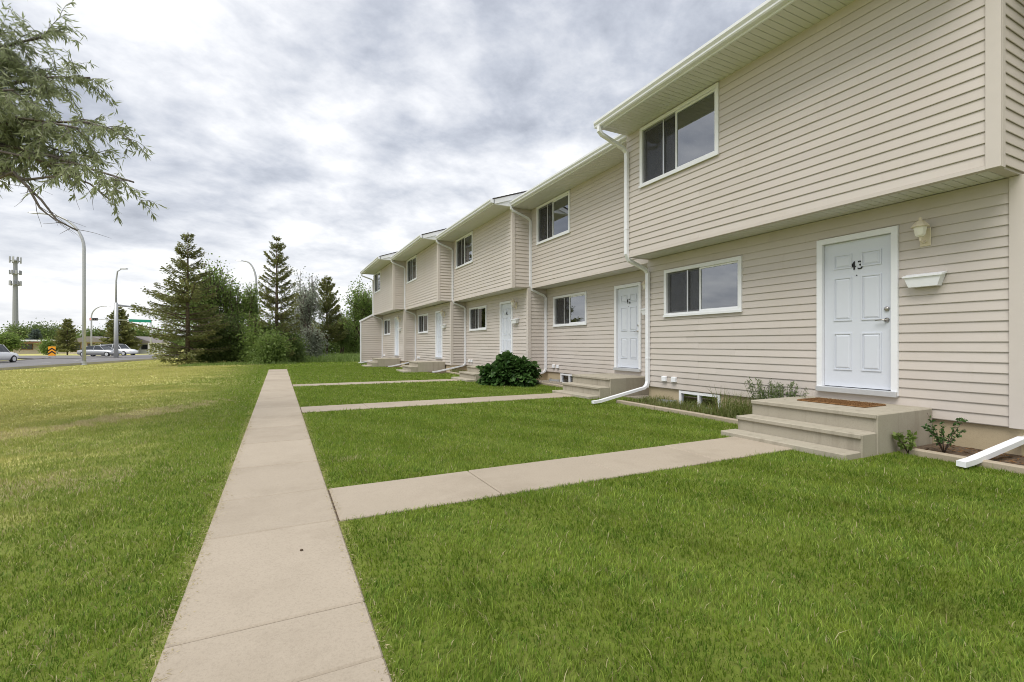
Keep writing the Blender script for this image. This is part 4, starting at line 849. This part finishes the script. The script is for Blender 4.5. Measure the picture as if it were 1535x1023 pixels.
# near willow reaching in over the lawn
def willow():
    global rng
    rng = np.random.default_rng(61); rd = random.Random(61); bx, by = -6.0, 10.4; t = empty('willow_tree', (bx, by, ztf(bx, by) - 0.03)); tag(t, 'silvery willow with narrow leaves reaching over the lawn', 'tree'); O = Vector((bx, by, ztf(bx, by) - 0.03)); tubes = []; P = []; D = []; Lb = []
    def W(px, py, d): x, y = loc(px, d); return Vector((x, y, CAMH + (516 - py) / F * d)) - O
    tubes.append(([(0, 0, 0), (0.1, 0.05, 1.2), (-0.05, 0.1, 2.6)], [0.30, 0.24, 0.21])); top = Vector((-0.05, 0.1, 2.6))
    def limb(a, b, r, sag, n=8):
        pts = []
        for i in range(n + 1):
            u = i / n; p = a.lerp(b, u); p.z += sag * sin(pi * u) + rd.uniform(-0.05, 0.05); p.x += rd.uniform(-0.05, 0.05); pts.append(p)
        tubes.append(([tuple(p) for p in pts], [r * (1 - 0.8 * i / n) + 0.006 for i in range(n + 1)])); return pts
    def twig(p, dr, ln, leafy=True, r=0.006):
        pts = [p]; d = dr.normalized()
        for i in range(5):
            d = (d + Vector((rd.gauss(0, .12), rd.gauss(0, .12), -0.16 if leafy else rd.gauss(0, .1)))).normalized(); pts.append(pts[-1] + d * ln / 5)
        tubes.append(([tuple(q) for q in pts], [r * (1 - 0.15 * i) for i in range(6)]))
        if leafy:
            q = np.array([tuple(v) for v in pts]); nl = int(ln * 60); u = 0.08 + 0.92 * rng.random(nl); b = np.stack([np.interp(u, np.linspace(0, 1, 6), q[:, c]) for c in range(3)], 1)
            P.append(b); D.append(np.array(d) * 0.6 + rng.normal(0, 0.55, (nl, 3)) + np.array([0, 0, -0.45])); Lb.append(np.full(nl, rd.uniform(0, 0.4)))
        return pts
    def leafy_limb(a, b, r, sag, k, ln, u0=0.3):
        pts = limb(a, b, r, sag)
        for i in range(k):
            u = u0 + (1 - u0) * (i + rd.random()) / k; j = min(int(u * 8), 7); p = pts[j].lerp(pts[j + 1], u * 8 - j); base = (pts[j + 1] - pts[j]).normalized(); dr = base * 0.7 + Vector((rd.gauss(0, .6), rd.gauss(0, .6), rd.gauss(0, .45)))
            q = twig(p, dr, ln * rd.uniform(0.6, 1.2) * (1.1 - 0.5 * u))
            for s_ in range(3): z_ = q[rd.randint(1, 4)]; twig(z_, dr + Vector((rd.gauss(0, .7), rd.gauss(0, .7), rd.gauss(0, .4))), ln * rd.uniform(0.3, 0.6), True, 0.004)
    fork = top + Vector((0.6, -0.5, 1.2)); limb(top, fork, 0.17, 0.05)
    for (px, py, d, k, r) in [(202, 268, 6.0, 24, 0.05), (178, 195, 6.3, 26, 0.05), (128, 115, 6.6, 30, 0.06), (62, 55, 6.5, 30, 0.06), (110, 190, 6.0, 26, 0.05), (30, 190, 6.1, 24, 0.05), (95, 240, 6.2, 20, 0.04), (5, 70, 6.4, 30, 0.06), (60, 130, 7.0, 30, 0.05), (-30, 130, 5.9, 26, 0.05), (-20, -30, 6.6, 26, 0.06), (145, 235, 6.5, 18, 0.04), (20, 140, 5.7, 24, 0.05)]:
        leafy_limb(fork, W(px, py, d), r * 0.6, 0.35, k, 0.66, 0.36)
    for i in range(16):                     # the rest of the crown, away from the path
        a = rd.uniform(pi * 0.35, pi * 1.75); leafy_limb(top, top + Vector((cos(a) * rd.uniform(1.5, 3.2), sin(a) * rd.uniform(1.5, 3.2), rd.uniform(0.4, 4.6))), 0.07, 0.4, 16, 0.7)
    # bare lower boughs
    a0 = top + Vector((0.4, -0.3, 0.1))
    for ch in ([(-60, 205), (0, 238), (28, 268), (62, 300), (85, 330), (116, 346)], [(-30, 255), (15, 262), (40, 270), (100, 262), (135, 276), (165, 300)], [(-10, 225), (40, 236), (78, 246), (112, 244)], [(20, 258), (42, 280), (60, 312), (72, 322)]):
        pts = [a0] + [W(px, py, 6.0 + 0.03 * i) for i, (px, py) in enumerate(ch)]; n = len(pts); tubes.append(([tuple(p) for p in pts], [0.016 * (1 - i / n) + 0.007 for i in range(n)]))
        for p, q in zip(pts[2:], pts[3:]):
            for s_ in range(4): twig(p.lerp(q, rd.random()), (q - p).normalized() + Vector((rd.gauss(0, .6), rd.gauss(0, .6), rd.gauss(-0.1, .6))), rd.uniform(0.15, 0.5), False, 0.0045)
    branchy(t, tubes, M['greybark']); P = np.concatenate(P); n = len(P); foliage('crown', P, np.concatenate(D), rng.uniform(0.065, 0.135, n), rng.uniform(0.014, 0.025, n), M['willow'], t, 0.0, np.concatenate(Lb)); print('willow leaves', n)
willow()

# ------------------------------------------------------------------ street furniture, vehicles, far buildings
def lamp(px, d, H, arm_dir, reach, label, group='street lamps', straight=0.78):
    x, y = loc(px, d); t = empty('street_lamp', (x, y, ztf(x, y) - 0.02)); tag(t, label, 'street lamp', group); ux, uy = arm_dir; z1 = H * straight; pts = [(0, 0, 0), (0, 0, H * 0.4), (0, 0, z1)]; k = 9
    for i in range(1, k + 1):
        a = pi / 2 * i / k; pts.append((ux * reach * 0.7 * (1 - cos(a)), uy * reach * 0.7 * (1 - cos(a)), z1 + (H - z1) * sin(a)))
    pts.append((ux * reach * 0.86, uy * reach * 0.86, H + 0.02)); n = len(pts); MB().tube(pts, [0.115 - 0.07 * i / n for i in range(n)], 10).build('pole', M['galv'], t, smooth=True)
    MB().lathe([(0.2, 0), (0.2, 0.04), (0.14, 0.06), (0.14, 0.3)], (0, 0, 0), 12).build('base', M['galv'], t)
    e = Vector((ux, uy, 0)); s_ = Vector((-uy, ux, 0)); c = e * reach * 0.84 + Vector((0, 0, H)); vs = []
    for (u, w_, h) in ((0, 0.05, 0.05), (0.18, 0.13, 0.07), (0.5, 0.15, 0.06), (0.68, 0.06, 0.03)):
        for (a, b) in ((-1, -0.5), (1, -0.5), (0.7, 1), (-0.7, 1)): vs.append(tuple(c + e * u + s_ * (w_ * a) + Vector((0, 0, h * b + 0.03))))
    MB().add(vs, [(i * 4 + j, i * 4 + (j + 1) % 4, i * 4 + 4 + (j + 1) % 4, i * 4 + 4 + j) for i in range(3) for j in range(4)] + [(3, 2, 1, 0), (12, 13, 14, 15)]).build('lamp_head', M['alu'], t)
R_ = (cos(YAW), -sin(YAW))
lamp(126, 34, 10.8, (-0.97, 0.23), 3.2, 'tall curved steel street lamp on the near side of the road')
lamp(137, 76, 8.0, (0.95, -0.3), 2.6, 'street lamp behind the silver car with arm over the cross street')
lamp(384, 46, 9.3, (-0.97, 0.23), 1.4, 'street lamp showing above the bushes between the spruces')
def signal(px, d, H, end, label, luminaire=None, sign=None, head=None, thick=0.2):
    x, y = loc(px, d); z = ztf(x, y) - 0.02; t = empty('traffic_signal', (x, y, z)); tag(t, label, 'traffic signal', 'traffic signal masts'); ex, ey_ = loc(*end); dx, dy = ex - x, ey_ - y
    MB().tube([(0, 0, 0), (0, 0, H * 0.5), (0, 0, H + 0.25)], [thick, thick * 0.9, thick * 0.8], 12).build('pole', M['galv'], t, smooth=True)
    MB().tube([(0, 0, H), (dx * 0.5, dy * 0.5, H + 0.05), (dx, dy, H + 0.05)], [thick * 0.55, thick * 0.42, thick * 0.28], 8).build('mast_arm', M['galv'], t, smooth=True)
    if luminaire:
        h2, rx = luminaire; MB().tube([(0, 0, H), (0, 0, h2 * 0.86), (R_[0] * rx * 0.25, R_[1] * rx * 0.25, h2 * 0.97), (R_[0] * rx, R_[1] * rx, h2)], [0.1, 0.08, 0.07, 0.05], 8).build('lamp_arm', M['galv'], t, smooth=True)
        MB().box(-0.35, 0.35, -0.14, 0.14, -0.06, 0.08, 0.03).build('lamp_head', M['alu'], t, (R_[0] * (rx + 0.3), R_[1] * (rx + 0.3), h2), rz=-YAW)
    u = Vector((dx, dy, 0)); L_ = u.length; u.normalize(); rz = math.atan2(u.y, u.x)
    if sign:
        c = u * (L_ * sign[0]); MB().box(-sign[1] / 2, sign[1] / 2, -0.14, -0.11, -0.24, 0.24, 0.01).build('street_name_sign', M['green'], t, (c.x, c.y, H + 0.02), rz=rz + (pi if dx * R_[0] + dy * R_[1] < 0 else 0))
    if head:
        c = u * (L_ + 0.1); r2 = -YAW; hd = MB().box(-0.62, 0.62, -0.16, 0.10, -0.22, 0.22, 0.03).build('signal_head', M['greycar'], t, (c.x, c.y, H + 0.05), rz=r2)
        for i, mt in enumerate(('red', 'black', 'black')): MB().lathe([(0.14, -0.15), (0.13, -0.175), (0.06, -0.195)], (-0.40 + 0.40 * i, 0, 0), 12, 'y').build('lens', M[mt], hd)
        for i in range(3): MB().tube([(-0.40 + 0.4 * i - 0.15, -0.17, 0.02), (-0.40 + 0.4 * i - 0.1, -0.24, 0.13), (-0.40 + 0.4 * i + 0.1, -0.24, 0.13), (-0.40 + 0.4 * i + 0.15, -0.17, 0.02)], 0.02, 5).build('visor', M['black'], hd)
signal(174, 52, 5.9, (232, 60), 'thick signal mast with lamp arm beside the silver car', luminaire=(9.9, 0.6), thick=0.22)
signal(226, 84, 5.9, (142, 78), 'far signal mast carrying a green street sign and red light', sign=(0.20, 3.2), head=True, thick=0.16)
# chevron board
x, y = loc(78, 60); t = empty('chevron_sign', (x, y, ztf(x, y))); t.rotation_euler = (0, 0, -YAW - radians(-44.3) * 0.6); tag(t, 'orange road sign with stacked black chevrons pointing up', 'road sign')
MB().box(-0.36, 0.36, -0.03, -0.01, 0.28, 1.46, 0.005).build('board', M['orange'], t)
for zc_ in (0.42, 0.82): MB().prism([(-0.36, zc_), (0, zc_ + 0.3), (0.36, zc_), (0.36, zc_ + 0.2), (0, zc_ + 0.5), (-0.36, zc_ + 0.2)], -0.036, -0.031, 'y').build('chevron', M['black'], t)
for sx in (-0.3, 0.3): MB().box(sx - 0.03, sx + 0.03, -0.008, 0.05, -0.1, 1.4).build('post', M['galv'], t)
# cell tower
x, y = loc(23, 150); t = empty('cell_tower', (x, y, ztf(x, y) - 0.05)); tag(t, 'tall grey cell tower with three tiers of antennas', 'cell tower')
MB().tube([(0, 0, 0), (0, 0, 15), (0, 0, 29)], [0.8, 0.66, 0.5], 12).build('mast', M['tower'], t)
for tier, (z, n, hh) in enumerate(((28.6, 8, 1.9), (24.6, 9, 1.3), (21.2, 9, 1.5))):
    MB().lathe([(1.15, z - 0.1), (1.15, z + 0.1)], (0, 0, 0), 12).build('platform', M['galv'], t)
    for i in range(n):
        a = 2 * pi * i / n + tier; MB().box(-0.13, 0.13, -0.2, 0.2, -hh / 2, hh / 2, 0.03).build('antenna', M['tower'] if i % 3 else M['galv'], t, (1.32 * cos(a), 1.32 * sin(a), z + 0.35), rz=a)
def car(x, y, rz, paint, label, suv=False, Lc=4.6):
    t = empty('parked_car' if False else 'car', (x, y, ztf(x, y) + 0.085 if y > 62 else ztf(x, y) + 0.05), rz); tag(t, label, 'car', 'cars on the road'); W = 0.9; hr = 1.66 if suv else 1.45; hb = 0.98 if suv else 0.9; h = Lc / 2
    st = [(-h, 0.45, 0.62, 0.72), (-h + 0.1, 0.3, 0.80, 0.84), (-h + 0.55, 0.24, hb, 0.89), (-0.6, 0.22, hb + 0.02, 0.91), (0.55, 0.22, hb, 0.91), (h - 1.15, 0.22, hb - 0.02, 0.90), (h - 0.5, 0.24, hb - 0.12, 0.87), (h - 0.12, 0.28, hb - 0.25, 0.78), (h, 0.4, hb - 0.42, 0.64)]
    vs = []
    for (xx, zb, zt_, w_) in st: vs += [(xx, -w_ * 0.9, zb), (xx, -w_, (zb + zt_) / 2), (xx, -w_ * 0.93, zt_), (xx, 0, zt_ + 0.03), (xx, w_ * 0.93, zt_), (xx, w_, (zb + zt_) / 2), (xx, w_ * 0.9, zb)]
    n = 7; fs = [(i * n + j, i * n + (j + 1) % n, i * n + n + (j + 1) % n, i * n + n + j) for i in range(len(st) - 1) for j in range(n)] + [tuple(range(n)), tuple(range((len(st) - 1) * n, len(st) * n))[::-1]]
    body = MB().add(vs, fs).build('body', M[paint], t, smooth=True)
    rear = -h + (0.18 if suv else 0.75); cab = [(rear, hb - 0.02, 0.83), (rear + (0.25 if suv else 0.55), hr - 0.06, 0.66), (-0.1, hr, 0.68), (0.45, hr - 0.06, 0.66), (h - 1.25, hb - 0.03, 0.80)]
    vs = []; 
    for (xx, z, w_) in cab: vs += [(xx, -w_, z), (xx, w_, z)]
    lowz = hb - 0.05; vs2 = vs + [(xx, s_ * 0.85, lowz) for (xx, z, w_) in cab for s_ in (-1, 1)]; k = len(vs); fs = [(2 * i, 2 * i + 1, 2 * i + 3, 2 * i + 2) for i in range(4)]
    for i in range(4):
        for s_ in (0, 1): fs.append((2 * i + s_, 2 * i + 2 + s_, k + 2 * i + 2 + s_, k + 2 * i + s_))
    MB().add(vs2, fs).build('glasshouse', M['carglass'], t)
    MB().add([(cab[1][0] - 0.05, -0.67, cab[1][2] * 0 + hr - 0.06), (cab[1][0] - 0.05, 0.67, hr - 0.06), (-0.1, -0.69, hr + 0.01), (-0.1, 0.69, hr + 0.01), (0.5, -0.67, hr - 0.05), (0.5, 0.67, hr - 0.05), (-0.1, -0.69, hr - 0.05), (-0.1, 0.69, hr - 0.05)], [(0, 1, 3, 2), (2, 3, 5, 4), (0, 2, 6), (2, 4, 6), (1, 7, 3), (3, 7, 5)]).build('roof', M[paint], t)
    for s_ in (-1, 1):
        MB().tube([(cab[1][0], s_ * 0.67, hr - 0.06), (cab[0][0], s_ * 0.84, lowz)], 0.05, 6).build('pillar', M[paint], t); MB().tube([(-0.15, s_ * 0.685, hr - 0.02), (-0.2, s_ * 0.86, lowz)], 0.04, 6).build('pillar', M[paint], t); MB().tube([(0.47, s_ * 0.67, hr - 0.06), (h - 1.2, s_ * 0.82, lowz)], 0.035, 6).build('pillar', M[paint], t)
        for xx in (-h + 0.85, h - 0.85):
            wh = MB().lathe([(0.2, -0.11), (0.33, -0.10), (0.34, 0), (0.33, 0.10), (0.2, 0.11)], (0, 0, 0), 18, 'y').build('wheel', M['tyre'], t, (xx, s_ * 0.80, 0.335)); MB().lathe([(0.21, -0.115), (0.19, 0.0), (0.21, 0.115)], (0, 0, 0), 12, 'y').build('rim', M['alu'], wh)
        MB().box(-0.05, 0.05, -0.17, 0.17, -0.07, 0.07, 0.02).build('headlight', M['opal'], t, (h - 0.1, s_ * 0.58, hb - 0.36)); MB().box(-0.05, 0.05, -0.15, 0.15, -0.08, 0.08, 0.02).build('tail_light', M['tail'], t, (-h + 0.08, s_ * 0.62, 0.74))
hd = math.atan2(15, 3.4)
x, y = loc(-16, 41); car(x, y, hd, 'whitecar', 'white hatchback driving along the near road', True, 4.4)
x, y = loc(150, 62); car(x, y, -YAW + 0.08, 'silvercar', 'silver sedan crossing behind the tall street lamp')
x, y = loc(177, 67); car(x, y, -YAW + 0.02, 'whitecar', 'white car following beside the thick signal mast', True)
# low flat-roofed building across the road
x, y = loc(68, 98); t = empty('low_building', (x, y, ztf(x, y) - 0.05), -YAW + 0.12); tag(t, 'long low building with white flat roof edge and brown bands', 'building')
MB().box(-14, 8, 0, 8, 0, 2.6).build('wall', M['brick'], t); rf = MB().box(-14.8, 8.7, -1.2, 8.5, 2.62, 2.95).build('roof', M['white'], t); MB().box(-14.7, 8.6, -1.1, -0.9, 2.2, 2.61).build('fascia', M['brown'], rf)
for i in range(5):
    wx_ = -12.5 + i * 4; ww_ = MB().box(wx_, wx_ + 2.2, -0.06, 0.02, 0.9, 2.1).build('window', M['brown'], t); MB().box(wx_ + 0.1, wx_ + 1.05, -0.08, -0.061, 1.0, 2.0).build('pane', M['carglass'], ww_); MB().box(wx_ + 1.15, wx_ + 2.1, -0.08, -0.061, 1.0, 2.0).build('pane', M['carglass'], ww_)
MB().box(-0.6, 0.8, -0.07, 0.02, 0, 2.1).build('door', M['brown'], t, (-9.3, 0, 0))
x, y = loc(136, 94); t = empty('hip_roof_building', (x, y, ztf(x, y) - 0.05), -YAW + 0.12); tag(t, 'brown and tan building with shallow grey gable roof', 'building')
MB().box(-4, 4, 0, 8, 0, 2.5).build('wall', M['brick'], t); MB().prism([(-4.6, 2.45), (4.6, 2.45), (0.4, 3.55), (-0.4, 3.55)], -0.8, 8.5, 'y').build('roof', M['roofg'], t)
for wx_ in (-3, -0.6, 1.8): ww_ = MB().box(wx_, wx_ + 1.3, -0.06, 0.02, 0.5, 2.2).build('window', M['brown'], t); MB().box(wx_ + 0.12, wx_ + 1.18, -0.08, -0.061, 0.62, 2.08).build('pane', M['carglass'], ww_)
x, y = loc(203, 96); t = empty('bungalow', (x, y, ztf(x, y) - 0.05), -YAW + 0.2); tag(t, 'small white bungalow with grey gable and porch posts', 'house')
MB().box(-3.2, 3.2, 0, 7, 0, 2.3).build('wall', M['white'], t); MB().prism([(-3.7, 2.25), (3.7, 2.25), (0, 3.6)], -0.9, 7.4, 'y').build('roof', M['roofg'], t)
for wx_ in (-2.4, 1.0): ww_ = MB().box(wx_, wx_ + 1.3, -0.06, 0.02, 0.8, 2.0).build('window', M['white'], t); MB().box(wx_ + 0.08, wx_ + 1.22, -0.08, -0.061, 0.9, 1.9).build('pane', M['carglass'], ww_)
MB().box(-0.45, 0.45, -0.06, 0.02, 0, 2.0).build('door', M['brown'], t)
for wx_ in (-2.9, -1, 0.9, 2.8): MB().box(wx_ - 0.08, wx_ + 0.08, -0.85, -0.7, 0, 2.3).build('porch_post', M['white'], t)
# small things
tag(MB().lathe([(0.004, 0), (0.010, 0.004), (0.006, 0.009), (0.002, 0.010)], (0, 0, 0), 7).build('pebble', M['soil'], None, (0.12, 3.0, 0.016)), 'tiny dark pebble lying on the path', 'pebble')
tri = sum(len(p.vertices) - 2 for m_ in bpy.data.meshes for p in m_.polygons if len(m_.polygons) < 5000) + sum(len(m_.polygons) for m_ in bpy.data.meshes if len(m_.polygons) >= 5000)
print('objects', len(bpy.data.objects), 'mesh triangles', tri)
